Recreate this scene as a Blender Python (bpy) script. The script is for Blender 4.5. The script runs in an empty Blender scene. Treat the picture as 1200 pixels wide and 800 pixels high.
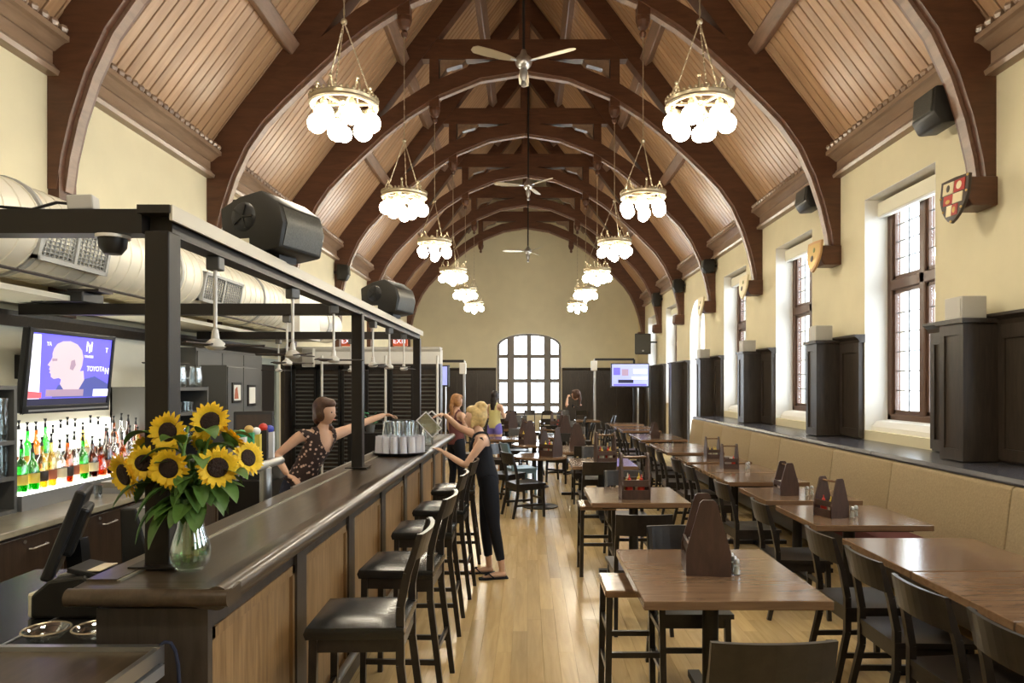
import bpy, bmesh, math, random
from mathutils import Vector, Matrix, Euler
random.seed(7)
PI = math.pi
S = bpy.context.scene
C = S.collection
F = 820.0            # focal length in pixels of the 1200 x 800 frame
CAM_H = 1.8
X0 = -0.05           # room axis
HALF = 4.25          # half width of the hall
BAY = 0.0038 * F     # truss spacing
Y1 = 0.0078 * F      # first visible truss
YFAR = 26.5
YBACK = Y1 - 4 * BAY
KS = range(-3, 7)

# ------------------------------------------------------------------ camera
cam_d = bpy.data.cameras.new('camera')
cam = bpy.data.objects.new('camera', cam_d); C.objects.link(cam)
cam.location = (0, 0, CAM_H); cam.rotation_euler = (PI / 2, 0, 0)
cam_d.sensor_width = 36; cam_d.lens = 36 * F / 1200
cam_d.shift_x = -18 / 1200; cam_d.shift_y = 50 / 1200
cam_d.clip_start = 0.05; cam_d.clip_end = 200
S.camera = cam

# ------------------------------------------------------------------ daylight, exposure
w = bpy.data.worlds.new('world'); S.world = w; w.use_nodes = True
bg = w.node_tree.nodes['Background']
bg.inputs[0].default_value = (0.86, 0.93, 1.0, 1); bg.inputs[1].default_value = 9.0
S.view_settings.view_transform = 'Standard'; S.view_settings.look = 'None'
S.view_settings.exposure = 0.68; S.view_settings.gamma = 1
S.view_settings.use_curve_mapping = False
S.cycles.use_denoising = True
S.cycles.max_bounces = 8; S.cycles.diffuse_bounces = 5; S.cycles.glossy_bounces = 3
S.cycles.transmission_bounces = 6; S.cycles.transparent_max_bounces = 10
S.cycles.caustics_reflective = False; S.cycles.caustics_refractive = False
S.cycles.sample_clamp_indirect = 6.0

def portal(loc, rot, sx, sy):
    d = bpy.data.lights.new('window_portal', 'AREA'); d.shape = 'RECTANGLE'
    d.size = sx; d.size_y = sy; d.cycles.is_portal = True
    o = bpy.data.objects.new('window_portal', d); C.objects.link(o)
    o.location = loc; o.rotation_euler = rot
    return o

WIN_H = 0.755        # half width of a side window opening
def bayc(k): return Y1 + (k + 0.5) * BAY
SIDE_WINDOWS = [-3, -2, -1, 0, 1, 2, 4, 5]
for k in SIDE_WINDOWS:
    portal((4.78, bayc(k), 2.66), (0, PI / 2, 0), 2.9, 1.5)
portal((4.78, bayc(3), 2.0), (0, PI / 2, 0), 3.9, 1.6)
portal((0.06, YFAR + 0.42, 2.1), (-PI / 2, 0, 0), 2.4, 3.2)

# ------------------------------------------------------------------ materials
M = {}
def _mat(name):
    m = bpy.data.materials.new(name); m.use_nodes = True
    n = m.node_tree.nodes; l = m.node_tree.links
    return m, n, l, n['Principled BSDF']
def plain(name, col, rough=0.5, metal=0.0, spec=0.5, noise=0.0, nscale=8.0, bump=0.0, coat=0.0, var=0.0):
    m, n, l, b = _mat(name)
    b.inputs['Base Color'].default_value = (*col, 1); b.inputs['Roughness'].default_value = rough
    b.inputs['Metallic'].default_value = metal; b.inputs['Specular IOR Level'].default_value = spec
    if coat: b.inputs['Coat Weight'].default_value = coat; b.inputs['Coat Roughness'].default_value = 0.1
    if noise or bump:
        tc = n.new('ShaderNodeTexCoord'); tx = n.new('ShaderNodeTexNoise')
        tx.inputs['Scale'].default_value = nscale; tx.inputs['Detail'].default_value = 5
        l.new(tc.outputs['Object'], tx.inputs['Vector'])
        if noise:
            r = n.new('ShaderNodeValToRGB')
            r.color_ramp.elements[0].position = 0.3; r.color_ramp.elements[1].position = 0.7
            r.color_ramp.elements[0].color = (*[c * (1 - noise) for c in col], 1)
            r.color_ramp.elements[1].color = (*[min(1, c * (1 + noise)) for c in col], 1)
            l.new(tx.outputs['Fac'], r.inputs['Fac']); l.new(r.outputs['Color'], b.inputs['Base Color'])
        if bump:
            bp = n.new('ShaderNodeBump'); bp.inputs['Strength'].default_value = bump; bp.inputs['Distance'].default_value = 0.01
            l.new(tx.outputs['Fac'], bp.inputs['Height']); l.new(bp.outputs['Normal'], b.inputs['Normal'])
    M[name] = m; return m
def wood(name, c1, c2, stretch=(1, 1, 1), scale=6.0, rough=0.4, var=0.0, coat=0.0, spec=0.5, bump=0.05, tilt=(0, 0, 0)):
    m, n, l, b = _mat(name)
    tc = n.new('ShaderNodeTexCoord'); mp = n.new('ShaderNodeMapping')
    mp.inputs['Scale'].default_value = stretch; mp.inputs['Rotation'].default_value = tilt
    l.new(tc.outputs['Object'], mp.inputs['Vector'])
    tx = n.new('ShaderNodeTexNoise'); tx.inputs['Scale'].default_value = scale; tx.inputs['Detail'].default_value = 8
    tx.inputs['Roughness'].default_value = 0.6; tx.inputs['Distortion'].default_value = 0.6
    info = n.new('ShaderNodeObjectInfo')
    ad = n.new('ShaderNodeVectorMath'); ad.operation = 'MULTIPLY_ADD'
    ad.inputs[1].default_value = (1, 1, 1)
    cx = n.new('ShaderNodeCombineXYZ')
    ml = n.new('ShaderNodeMath'); ml.operation = 'MULTIPLY'; ml.inputs[1].default_value = 37.0
    l.new(info.outputs['Random'], ml.inputs[0])
    for i in range(3): l.new(ml.outputs[0], cx.inputs[i])
    l.new(mp.outputs['Vector'], ad.inputs[0]); l.new(cx.outputs[0], ad.inputs[2])
    l.new(ad.outputs[0], tx.inputs['Vector'])
    r = n.new('ShaderNodeValToRGB')
    r.color_ramp.elements[0].position = 0.32; r.color_ramp.elements[1].position = 0.68
    r.color_ramp.elements[0].color = (*c1, 1); r.color_ramp.elements[1].color = (*c2, 1)
    l.new(tx.outputs['Fac'], r.inputs['Fac'])
    out = r.outputs['Color']
    if var:
        hs = n.new('ShaderNodeHueSaturation'); mr = n.new('ShaderNodeMapRange')
        mr.inputs['To Min'].default_value = 1 - var; mr.inputs['To Max'].default_value = 1 + var
        l.new(info.outputs['Random'], mr.inputs['Value']); l.new(mr.outputs[0], hs.inputs['Value'])
        l.new(out, hs.inputs['Color']); out = hs.outputs['Color']
    l.new(out, b.inputs['Base Color'])
    b.inputs['Roughness'].default_value = rough; b.inputs['Specular IOR Level'].default_value = spec
    if coat: b.inputs['Coat Weight'].default_value = coat; b.inputs['Coat Roughness'].default_value = 0.08
    if bump:
        bp = n.new('ShaderNodeBump'); bp.inputs['Strength'].default_value = bump; bp.inputs['Distance'].default_value = 0.004
        l.new(tx.outputs['Fac'], bp.inputs['Height']); l.new(bp.outputs['Normal'], b.inputs['Normal'])
    M[name] = m; return m
def emit(name, col, strength):
    m, n, l, b = _mat(name)
    b.inputs['Base Color'].default_value = (*col, 1)
    b.inputs['Emission Color'].default_value = (*col, 1); b.inputs['Emission Strength'].default_value = strength
    M[name] = m; return m
def glass(name, tint=(1, 1, 1), clear=0.85, rough=0.05):
    m, n, l, b = _mat(name); n.remove(b)
    t = n.new('ShaderNodeBsdfTransparent'); t.inputs[0].default_value = (*tint, 1)
    g = n.new('ShaderNodeBsdfGlossy'); g.inputs['Roughness'].default_value = rough
    g.inputs['Color'].default_value = (0.95, 0.97, 1, 1)
    mx = n.new('ShaderNodeMixShader'); lw = n.new('ShaderNodeLayerWeight'); lw.inputs[0].default_value = 0.35
    mr = n.new('ShaderNodeMapRange'); mr.inputs['To Min'].default_value = 1 - clear; mr.inputs['To Max'].default_value = 0.75
    l.new(lw.outputs['Facing'], mr.inputs['Value']); l.new(mr.outputs[0], mx.inputs[0])
    l.new(t.outputs[0], mx.inputs[1]); l.new(g.outputs[0], mx.inputs[2])
    l.new(mx.outputs[0], n['Material Output'].inputs['Surface'])
    M[name] = m; return m

plain('plaster', (0.735, 0.668, 0.465), 0.9, spec=0.2, noise=0.03, nscale=2.5, bump=0.08)
plain('white_plaster', (0.86, 0.84, 0.78), 0.85, spec=0.2, noise=0.02, nscale=3)
plain('bar_wall', (0.80, 0.77, 0.64), 0.7, spec=0.3, noise=0.02)
wood('truss_wood', (0.075, 0.031, 0.016), (0.125, 0.052, 0.026), (1, 1, 6), 2.2, 0.42, spec=0.4)
wood('ceiling_wood', (0.34, 0.195, 0.10), (0.47, 0.295, 0.165), (1, 9, .6), 1.2, 0.34, var=0.12, spec=0.5)
plain('groove', (0.06, 0.022, 0.010), 0.8, spec=0.1)
wood('cornice_wood', (0.21, 0.135, 0.085), (0.31, 0.21, 0.14), (4, .6, 4), 3, 0.33, spec=0.6)
wood('purlin_wood', (0.16, 0.095, 0.06), (0.25, 0.15, 0.10), (4, .8, 4), 3, 0.4)
wood('wainscot_wood', (0.028, 0.021, 0.016), (0.055, 0.041, 0.030), (6, 6, .7), 5, 0.33, spec=0.5)
wood('black_wood', (0.010, 0.008, 0.007), (0.022, 0.017, 0.014), (3, 3, 3), 5, 0.30, spec=0.5, bump=0.02)
wood('table_wood', (0.155, 0.088, 0.048), (0.225, 0.137, 0.078), (.7, 7, 7), 4, 0.16, var=0.08, spec=0.55, bump=0.02)
wood('caddy_wood', (0.048, 0.026, 0.019), (0.078, 0.042, 0.03), (4, 4, 1), 6, 0.4)
wood('bar_top_wood', (0.050, 0.034, 0.020), (0.088, 0.061, 0.037), (7, .6, 7), 4, 0.30, spec=0.5, coat=0.15, bump=0.0)
wood('bar_dark', (0.045, 0.035, 0.027), (0.072, 0.057, 0.045), (6, 6, .8), 5, 0.4)
wood('oak_panel', (0.19, 0.108, 0.046), (0.33, 0.205, 0.095), (5, 9, .7), 4, 0.42, var=0.06)
wood('backbar_wood', (0.025, 0.014, 0.009), (0.05, 0.03, 0.02), (2, 5, .6), 5, 0.4)
plain('backbar_top', (0.30, 0.27, 0.20), 0.3, noise=0.12, nscale=14)
plain('black_metal', (0.016, 0.014, 0.013), 0.42, 0.3)
plain('frame_steel', (0.016, 0.012, 0.009), 0.42, 0.0, spec=0.4)
plain('frame_cream', (0.58, 0.53, 0.42), 0.4, spec=0.5)
plain('black_plastic', (0.014, 0.014, 0.015), 0.4)
plain('speaker_shell', (0.020, 0.018, 0.015), 0.45, spec=0.35)
plain('speaker_grille', (0.075, 0.072, 0.06), 0.45, 0.3, noise=0.25, nscale=90)
plain('leather', (0.008, 0.008, 0.008), 0.27, spec=0.6, bump=0.05, nscale=40)
plain('steel', (0.55, 0.55, 0.54), 0.28, 0.9)
plain('brushed_steel', (0.42, 0.42, 0.42), 0.4, 0.75)
plain('white_metal', (0.78, 0.76, 0.70), 0.4, 0.1)
plain('duct_metal', (0.80, 0.75, 0.62), 0.42, 0.15, spec=0.5)
plain('grille_grey', (0.42, 0.42, 0.40), 0.5, 0.3)
plain('grey_box', (0.48, 0.46, 0.41), 0.5)
plain('grey_cabinet', (0.11, 0.108, 0.10), 0.42, spec=0.5)
plain('window_wood', (0.105, 0.052, 0.030), 0.4)
plain('lead', (0.17, 0.17, 0.18), 0.5, 0.4)
plain('stone_mullion', (0.22, 0.20, 0.18), 0.7)
plain('ledge', (0.055, 0.052, 0.058), 0.25, spec=0.6)
plain('fabric', (0.37, 0.29, 0.175), 0.9, spec=0.15, noise=0.1, nscale=55, bump=0.3)
plain('antique_metal', (0.50, 0.43, 0.30), 0.35, 0.75)
plain('dark_iron', (0.05, 0.04, 0.035), 0.5, 0.5)
plain('white_plastic', (0.82, 0.83, 0.85), 0.35)
plain('cup_white', (0.88, 0.88, 0.93), 0.3)
plain('red_plastic', (0.62, 0.045, 0.025), 0.35)
plain('yellow_plastic', (0.78, 0.60, 0.10), 0.35)
plain('cream_plastic', (0.78, 0.74, 0.58), 0.4)
plain('green_plastic', (0.05, 0.36, 0.15), 0.35)
plain('blue_plastic', (0.05, 0.07, 0.45), 0.4)
plain('blue_sheen_and_bottle', (0.20, 0.32, 0.40), 0.35)  # pale blue bottles; on the chair, a reflection put into the colour
plain('skin', (0.62, 0.37, 0.24), 0.5, noise=0.03)
plain('skin_pale', (0.68, 0.43, 0.30), 0.5, noise=0.03)
plain('hair_blonde', (0.58, 0.42, 0.18), 0.5, noise=0.25, nscale=30, bump=0.5)
plain('hair_brown', (0.075, 0.032, 0.016), 0.45, noise=0.25, nscale=30, bump=0.5)
plain('hair_red', (0.36, 0.17, 0.06), 0.5, noise=0.25, nscale=30, bump=0.5)
plain('hair_black', (0.015, 0.01, 0.009), 0.45, bump=0.4, nscale=30)
plain('cloth_black', (0.012, 0.013, 0.018), 0.85, spec=0.2)
plain('cloth_wine', (0.16, 0.06, 0.06), 0.85, spec=0.2)
plain('cloth_yellow', (0.68, 0.62, 0.28), 0.85, spec=0.2)
plain('cloth_purple', (0.20, 0.17, 0.58), 0.8, spec=0.2)
plain('cloth_navy', (0.03, 0.035, 0.06), 0.85, spec=0.2)
plain('lip', (0.5, 0.16, 0.13), 0.5)
plain('petal', (0.90, 0.60, 0.02), 0.6, noise=0.12, nscale=30)
plain('seed_disk', (0.022, 0.010, 0.006), 0.9, noise=0.4, nscale=120, bump=0.8)
plain('leaf', (0.075, 0.165, 0.028), 0.5, noise=0.3, nscale=14, bump=0.2)
plain('stem', (0.14, 0.28, 0.05), 0.5)
plain('red_sign', (0.75, 0.13, 0.05), 0.5)
plain('paper_white', (0.82, 0.80, 0.72), 0.7)
plain('gold_trim', (0.55, 0.36, 0.11), 0.4, 0.3)
plain('shield_red', (0.42, 0.035, 0.025), 0.4)
plain('shield_cream', (0.76, 0.66, 0.42), 0.4)
plain('shield_dark', (0.045, 0.03, 0.02), 0.4)
plain('shield_tan', (0.50, 0.28, 0.10), 0.4)
plain('shield_green', (0.2, 0.22, 0.06), 0.5)
plain('rust_print', (0.45, 0.13, 0.06), 0.6)
plain('pale_green', (0.45, 0.50, 0.44), 0.5)
emit('bulb', (1.0, 0.91, 0.73), 34)
emit('backlight', (1.0, 0.97, 0.86), 2.4)
emit('screen_blue', (0.10, 0.085, 0.62), 1.15)
emit('screen_white', (0.70, 0.70, 0.82), .9)
emit('screen_face', (0.46, 0.36, 0.40), .9)
emit('screen_shade', (0.26, 0.18, 0.25), .9)
emit('screen_shirt', (0.05, 0.06, 0.22), 1.0)
emit('screen_dark', (0.02, 0.02, 0.05), 0.6)
emit('screen_red', (0.5, 0.1, 0.12), 0.9)
emit('screen_pale', (0.30, 0.33, 0.66), .8)
glass('window_glass', (0.97, 0.99, 1.0), 0.94, 0.02)
glass('clear_glass', (0.93, 0.96, 0.95), 0.80, 0.04)
glass('vase_glass', (0.90, 0.97, 0.92), 0.82, 0.03)
glass('green_glass', (0.10, 0.62, 0.14), 0.82)
glass('amber_glass', (0.70, 0.30, 0.07), 0.82)
glass('yellow_glass', (0.88, 0.74, 0.28), 0.82)
glass('brown_glass', (0.28, 0.09, 0.03), 0.85)
glass('water', (0.72, 0.86, 0.62), 0.9)

# floor strip boards: colour by object for the boards built singly, brick pattern beyond them
def floor_material():
    m, n, l, b = _mat('floor_far')
    tc = n.new('ShaderNodeTexCoord'); mp = n.new('ShaderNodeMapping'); mp.inputs['Rotation'].default_value = (0, 0, PI / 2)
    l.new(tc.outputs['Object'], mp.inputs['Vector'])
    br = n.new('ShaderNodeTexBrick'); br.inputs['Scale'].default_value = 1.0
    br.inputs['Brick Width'].default_value = 1.4; br.inputs['Row Height'].default_value = 0.075; br.inputs['Mortar Size'].default_value = 0.0012
    br.inputs['Color1'].default_value = (0.56, 0.39, 0.17, 1); br.inputs['Color2'].default_value = (0.70, 0.51, 0.24, 1)
    br.inputs['Mortar'].default_value = (0.24, 0.14, 0.05, 1)
    l.new(mp.outputs[0], br.inputs['Vector'])
    tx = n.new('ShaderNodeTexNoise'); tx.inputs['Scale'].default_value = 1.3; tx.inputs['Detail'].default_value = 4
    l.new(tc.outputs['Object'], tx.inputs['Vector'])
    mx = n.new('ShaderNodeMixRGB'); mx.blend_type = 'MULTIPLY'; mx.inputs[0].default_value = 0.3
    l.new(br.outputs['Color'], mx.inputs[1]); l.new(tx.outputs['Fac'], mx.inputs[2])
    l.new(mx.outputs[0], b.inputs['Base Color'])
    b.inputs['Roughness'].default_value = 0.24; b.inputs['Specular IOR Level'].default_value = 0.5
    M['floor_far'] = m
floor_material()
wood('floor_board', (0.50, 0.35, 0.155), (0.63, 0.455, 0.215), (6, .5, 6), 3, 0.24, var=0.13, spec=0.5, bump=0.02)

# ------------------------------------------------------------------ mesh helpers
def rot3(rx=0, ry=0, rz=0): return Euler((rx, ry, rz)).to_matrix()
class MB:
    def __init__(s): s.v = []; s.f = []; s.m = []; s.mi = 0
    def add(s, vs, fs, mat=None):
        o = len(s.v); s.v += [tuple(p) for p in vs]; s.f += [tuple(i + o for i in f) for f in fs]; s.m += [s.mi] * len(fs)
        return s
    def box(s, x0, x1, y0, y1, z0, z1):
        return s.add([(x0, y0, z0), (x1, y0, z0), (x1, y1, z0), (x0, y1, z0), (x0, y0, z1), (x1, y0, z1), (x1, y1, z1), (x0, y1, z1)],
                     [(0, 3, 2, 1), (4, 5, 6, 7), (0, 1, 5, 4), (1, 2, 6, 5), (2, 3, 7, 6), (3, 0, 4, 7)])
    def cbox(s, c, d, r=None):
        c = Vector(c); vs = []
        for z in (-1, 1):
            for x, y in ((-1, -1), (1, -1), (1, 1), (-1, 1)):
                p = Vector((x * d[0] / 2, y * d[1] / 2, z * d[2] / 2))
                vs.append(c + (r @ p if r else p))
        return s.add(vs, [(0, 3, 2, 1), (4, 5, 6, 7), (0, 1, 5, 4), (1, 2, 6, 5), (2, 3, 7, 6), (3, 0, 4, 7)])
    def bar(s, a, b, wx, wy, up=(0, 0, 1), wx2=None, wy2=None):
        a = Vector(a); b = Vector(b); d = (b - a).normalized(); u = Vector(up)
        if abs(d.dot(u)) > 0.98: u = Vector((0, 1, 0))
        x = d.cross(u).normalized(); y = x.cross(d).normalized(); vs = []
        for p, ww, wh in ((a, wx, wy), (b, wx2 or wx, wy2 or wy)):
            for i, j in ((-1, -1), (1, -1), (1, 1), (-1, 1)): vs.append(p + x * i * ww / 2 + y * j * wh / 2)
        return s.add(vs, [(0, 1, 2, 3), (7, 6, 5, 4), (0, 4, 5, 1), (1, 5, 6, 2), (2, 6, 7, 3), (3, 7, 4, 0)])
    def tube(s, pts, r, seg=8, cap=True):
        pts = [Vector(p) for p in pts]; n = len(pts); rs = r if isinstance(r, (list, tuple)) else [r] * n
        vs = []; prev = None
        for i, p in enumerate(pts):
            d = (pts[min(i + 1, n - 1)] - pts[max(i - 1, 0)]).normalized()
            if prev is None:
                u = Vector((0, 0, 1)) if abs(d.z) < 0.95 else Vector((1, 0, 0)); x = d.cross(u).normalized()
            else: x = (prev - d * prev.dot(d)).normalized()
            prev = x; y = d.cross(x)
            for k in range(seg):
                a = 2 * PI * k / seg; vs.append(p + (x * math.cos(a) + y * math.sin(a)) * rs[i])
        fs = []
        for i in range(n - 1):
            for k in range(seg):
                k2 = (k + 1) % seg; fs.append((i * seg + k, i * seg + k2, (i + 1) * seg + k2, (i + 1) * seg + k))
        if cap: fs.append(tuple(range(seg - 1, -1, -1))); fs.append(tuple((n - 1) * seg + k for k in range(seg)))
        return s.add(vs, fs)
    def lathe(s, prof, seg=16, c=(0, 0, 0), ax='z', cap=True):
        vs = []; fs = []; n = len(prof); c = Vector(c)
        for r, z in prof:
            for k in range(seg):
                a = 2 * PI * k / seg; p = (r * math.cos(a), r * math.sin(a), z)
                if ax == 'y': p = (p[0], p[2], p[1])
                if ax == 'x': p = (p[2], p[0], p[1])
                vs.append(c + Vector(p))
        for i in range(n - 1):
            for k in range(seg):
                k2 = (k + 1) % seg; fs.append((i * seg + k, i * seg + k2, (i + 1) * seg + k2, (i + 1) * seg + k))
        if cap and prof[0][0] > 1e-4: fs.append(tuple(range(seg - 1, -1, -1)))
        if cap and prof[-1][0] > 1e-4: fs.append(tuple((n - 1) * seg + k for k in range(seg)))
        return s.add(vs, fs)
    def ball(s, c, r, seg=12, rings=8):
        r3 = r if isinstance(r, (tuple, list)) else (r, r, r); c = Vector(c); vs = []; fs = []
        for i in range(rings + 1):
            t = PI * i / rings
            for k in range(seg):
                a = 2 * PI * k / seg
                vs.append((c.x + r3[0] * math.sin(t) * math.cos(a), c.y + r3[1] * math.sin(t) * math.sin(a), c.z - r3[2] * math.cos(t)))
        for i in range(rings):
            for k in range(seg):
                k2 = (k + 1) % seg; fs.append((i * seg + k, i * seg + k2, (i + 1) * seg + k2, (i + 1) * seg + k))
        return s.add(vs, fs)
    def prism(s, poly, axis, a, b):
        """extrude a 2D polygon; axis 'y': poly is (x,z); 'x': (y,z); 'z': (x,y)"""
        def P(p, t): return (p[0], t, p[1]) if axis == 'y' else (t, p[0], p[1]) if axis == 'x' else (p[0], p[1], t)
        n = len(poly); vs = [P(p, a) for p in poly] + [P(p, b) for p in poly]
        fs = [tuple(range(n)), tuple(range(2 * n - 1, n - 1, -1))] + [(i, i + n, (i + 1) % n + n, (i + 1) % n) for i in range(n)]
        return s.add(vs, fs)
    def band(s, inner, outer, axis, a, b):
        """extruded strip between two 2D polylines of equal length"""
        n = len(inner)
        for i in range(n - 1):
            s.prism([inner[i], inner[i + 1], outer[i + 1], outer[i]], axis, a, b)
        return s
    def mesh(s, name, mat, smooth=False, bevel=0.0, bseg=2):
        me = bpy.data.meshes.new(name); me.from_pydata(s.v, [], s.f)
        mats = mat if isinstance(mat, (list, tuple)) else [mat]
        for q in mats: me.materials.append(M[q])
        if len(mats) > 1: me.polygons.foreach_set('material_index', s.m)
        bm = bmesh.new(); bm.from_mesh(me)
        bmesh.ops.remove_doubles(bm, verts=bm.verts, dist=1e-5)
        bmesh.ops.recalc_face_normals(bm, faces=bm.faces)
        if bevel:
            es = [e for e in bm.edges if len(e.link_faces) == 2 and e.calc_face_angle(0) > 0.5]
            bmesh.ops.bevel(bm, geom=es, offset=bevel, segments=bseg, affect='EDGES', profile=0.5, clamp_overlap=True)
        if smooth:
            for f in bm.faces: f.smooth = True
            for e in bm.edges:
                if len(e.link_faces) == 2 and e.calc_face_angle(0) > 0.7: e.smooth = False
        bm.to_mesh(me); bm.free(); me.update()
        return me
    def build(s, name, mat, parent=None, smooth=False, bevel=0.0, bseg=2, loc=(0, 0, 0), rot=(0, 0, 0)):
        return link(name, s.mesh(name, mat, smooth, bevel, bseg), parent, loc, rot)
def link(name, me, parent=None, loc=(0, 0, 0), rot=(0, 0, 0)):
    o = bpy.data.objects.new(name, me); C.objects.link(o); o.location = loc; o.rotation_euler = rot
    if parent: o.parent = parent
    return o
def tag(o, label=None, cat=None, group=None, kind=None):
    if label: o['label'] = label
    if cat: o['category'] = cat
    if group: o['group'] = group
    if kind: o['kind'] = kind
    return o
def thing(name, label, cat, loc=(0, 0, 0), rz=0, group=None):
    o = bpy.data.objects.new(name, None); C.objects.link(o); o.empty_display_size = 0.1
    o.location = loc; o.rotation_euler = (0, 0, rz)
    return tag(o, label, cat, group)
def kids(o): return [c for c in C.objects if c.parent == o]
KID = {}
def remember(o):
    KID[o.name] = [(c, [g for g in kids(c)]) for c in kids(o)]
    return o
def dup(o, loc, rz=0, label=None, group=None, scale=None):
    r = o.copy(); C.objects.link(r); r.location = loc; r.rotation_euler = (0, 0, rz)
    if scale: r.scale = (scale,) * 3
    if label: r['label'] = label
    if group: r['group'] = group
    for c, gs in KID[o.name]:
        d = c.copy(); C.objects.link(d); d.parent = r
        for g in gs:
            e = g.copy(); C.objects.link(e); e.parent = d
    return r
class Placer:
    """first call places the prototype itself, later calls place copies"""
    def __init__(s, proto): s.p = remember(proto); s.used = False
    def __call__(s, loc, rz=0, label=None, group=None):
        if not s.used:
            s.used = True; s.p.location = loc; s.p.rotation_euler = (0, 0, rz); tag(s.p, label, None, group); return s.p
        return dup(s.p, loc, rz, label, group)
def W(px, py, u): return Vector(((px - 618) * u, F * u, CAM_H - (py - 450) * u))
def on(px, py, h):                       # pixel on a horizontal surface of height h
    u = (CAM_H - h) / (py - 450); return Vector(((px - 618) * u, F * u, h))
def text(body, size, mat, parent, loc, rot, name='lettering', bold=False):
    cu = bpy.data.curves.new(name, 'FONT'); cu.body = body; cu.size = size; cu.align_x = 'CENTER'; cu.align_y = 'CENTER'
    cu.extrude = 0.0006
    if bold: cu.offset = size * 0.02
    o = bpy.data.objects.new(name, cu); C.objects.link(o)
    dg = bpy.context.evaluated_depsgraph_get(); me = bpy.data.meshes.new_from_object(o.evaluated_get(dg))
    bpy.data.objects.remove(o); bpy.data.curves.remove(cu); me.materials.clear(); me.materials.append(M[mat])
    return link(name, me, parent, loc, rot)
# ================================================================== the setting
def struct(o): o['kind'] = 'structure'; return o
XR = X0 + HALF; XL = X0 - HALF
ZE = CAM_H + 3.2; SLOPE = 1.33; ZR = ZE + HALF * SLOPE

# ---- floor
fl = struct(MB().box(XL - .4, XR + .5, YBACK - .4, YFAR + .4, -0.12, -0.012).build('floor', 'floor_far'))
FX0, FX1, FY0, FY1 = -1.05, 3.15, 4.0, 9.4
BW = 0.105
top = MB()
for (a, b, c, d) in ((XL - .3, FX0, YBACK - .3, YFAR + .3), (FX1, XR + .4, YBACK - .3, YFAR + .3), (FX0, FX1, YBACK - .3, FY0), (FX0, FX1, FY1, YFAR + .3)):
    top.box(a, b, c, d, -0.011, 0.0)
top.build('strip_flooring', 'floor_far', fl)
board_mesh = {}
ncol = int((FX1 - FX0) / BW)
for i in range(ncol):
    y = FY0; x = FX0 + i * BW; j = 0
    while y < FY1 - 0.01:
        ln = [0.7, 1.1, 1.35, 1.6][(i * 5 + j * 3) % 4] if y == FY0 else 1.8
        ln = min(ln, FY1 - y)
        if FY1 - y - ln < 0.35: ln = FY1 - y
        key = round(ln, 3)
        if key not in board_mesh:
            board_mesh[key] = MB().box(0.0005, BW - 0.0007, 0.0006, key - 0.0006, -0.0115, 0.0).mesh('floor_board', 'floor_board')
        link('floor_board', board_mesh[key], fl, (x, y, 0)); y += ln; j += 1

# ---- right wall with its openings
wr = MB(); WT = 0.5
edges = [YBACK - 0.4]
for k in range(-3, 6):
    hw = WIN_H
    edges += [bayc(k) - hw, bayc(k) + hw]
edges.append(YFAR + 0.4)
for i in range(0, len(edges), 2): wr.box(XR, XR + WT, edges[i], edges[i + 1], 0, ZE + .3)
WZ0, WZ1 = 1.23, 4.09
ARC = 3.14
def arch_pts(c, r, z, n=12, ry=None):
    return [(c - r * math.cos(PI * i / n), z + (ry or r) * math.sin(PI * i / n)) for i in range(n + 1)]
for k in range(-3, 6):
    c = bayc(k)
    if k == 3:
        pts = arch_pts(c, WIN_H, ARC)
        wr.band(pts, [(p[0], ZE + .3) for p in pts], 'x', XR, XR + WT)
    else:
        wr.box(XR, XR + WT, c - WIN_H, c + WIN_H, 0, WZ0)
        wr.box(XR, XR + WT, c - WIN_H, c + WIN_H, WZ1, ZE + .3)
struct(wr.build('wall_right', 'plaster'))

# ---- left wall, far wall, back wall
struct(MB().box(XL - .35, XL, YBACK - .4, YFAR + .4, 0, ZE + .3).build('wall_left', 'plaster'))
FWX, FWR, FWS, FWA, FWB = 0.065, 1.22, 3.25, 0.47, 0.62
wf = MB()
wf.box(XL - .3, FWX - FWR, YFAR, YFAR + .4, 0, ZE); wf.box(FWX + FWR, XR + .3, YFAR, YFAR + .4, 0, ZE)
wf.box(FWX - FWR, FWX + FWR, YFAR, YFAR + .4, 0, FWB)
pts = arch_pts(FWX, FWR, FWS, 14, FWA); wf.band(pts, [(p[0], ZE) for p in pts], 'y', YFAR, YFAR + .4)
wf.prism([(XL - .3, ZE), (XR + .3, ZE), (X0, ZR + .3)], 'y', YFAR, YFAR + .4)
struct(wf.build('wall_far', 'plaster'))
wb = MB()
wb.box(XL - .3, XR + .3, YBACK - .4, YBACK, 0, ZE)
wb.prism([(XL - .3, ZE), (XR + .3, ZE), (X0, ZR + .3)], 'y', YBACK - .4, YBACK)
struct(wb.build('wall_back', 'plaster'))

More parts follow.
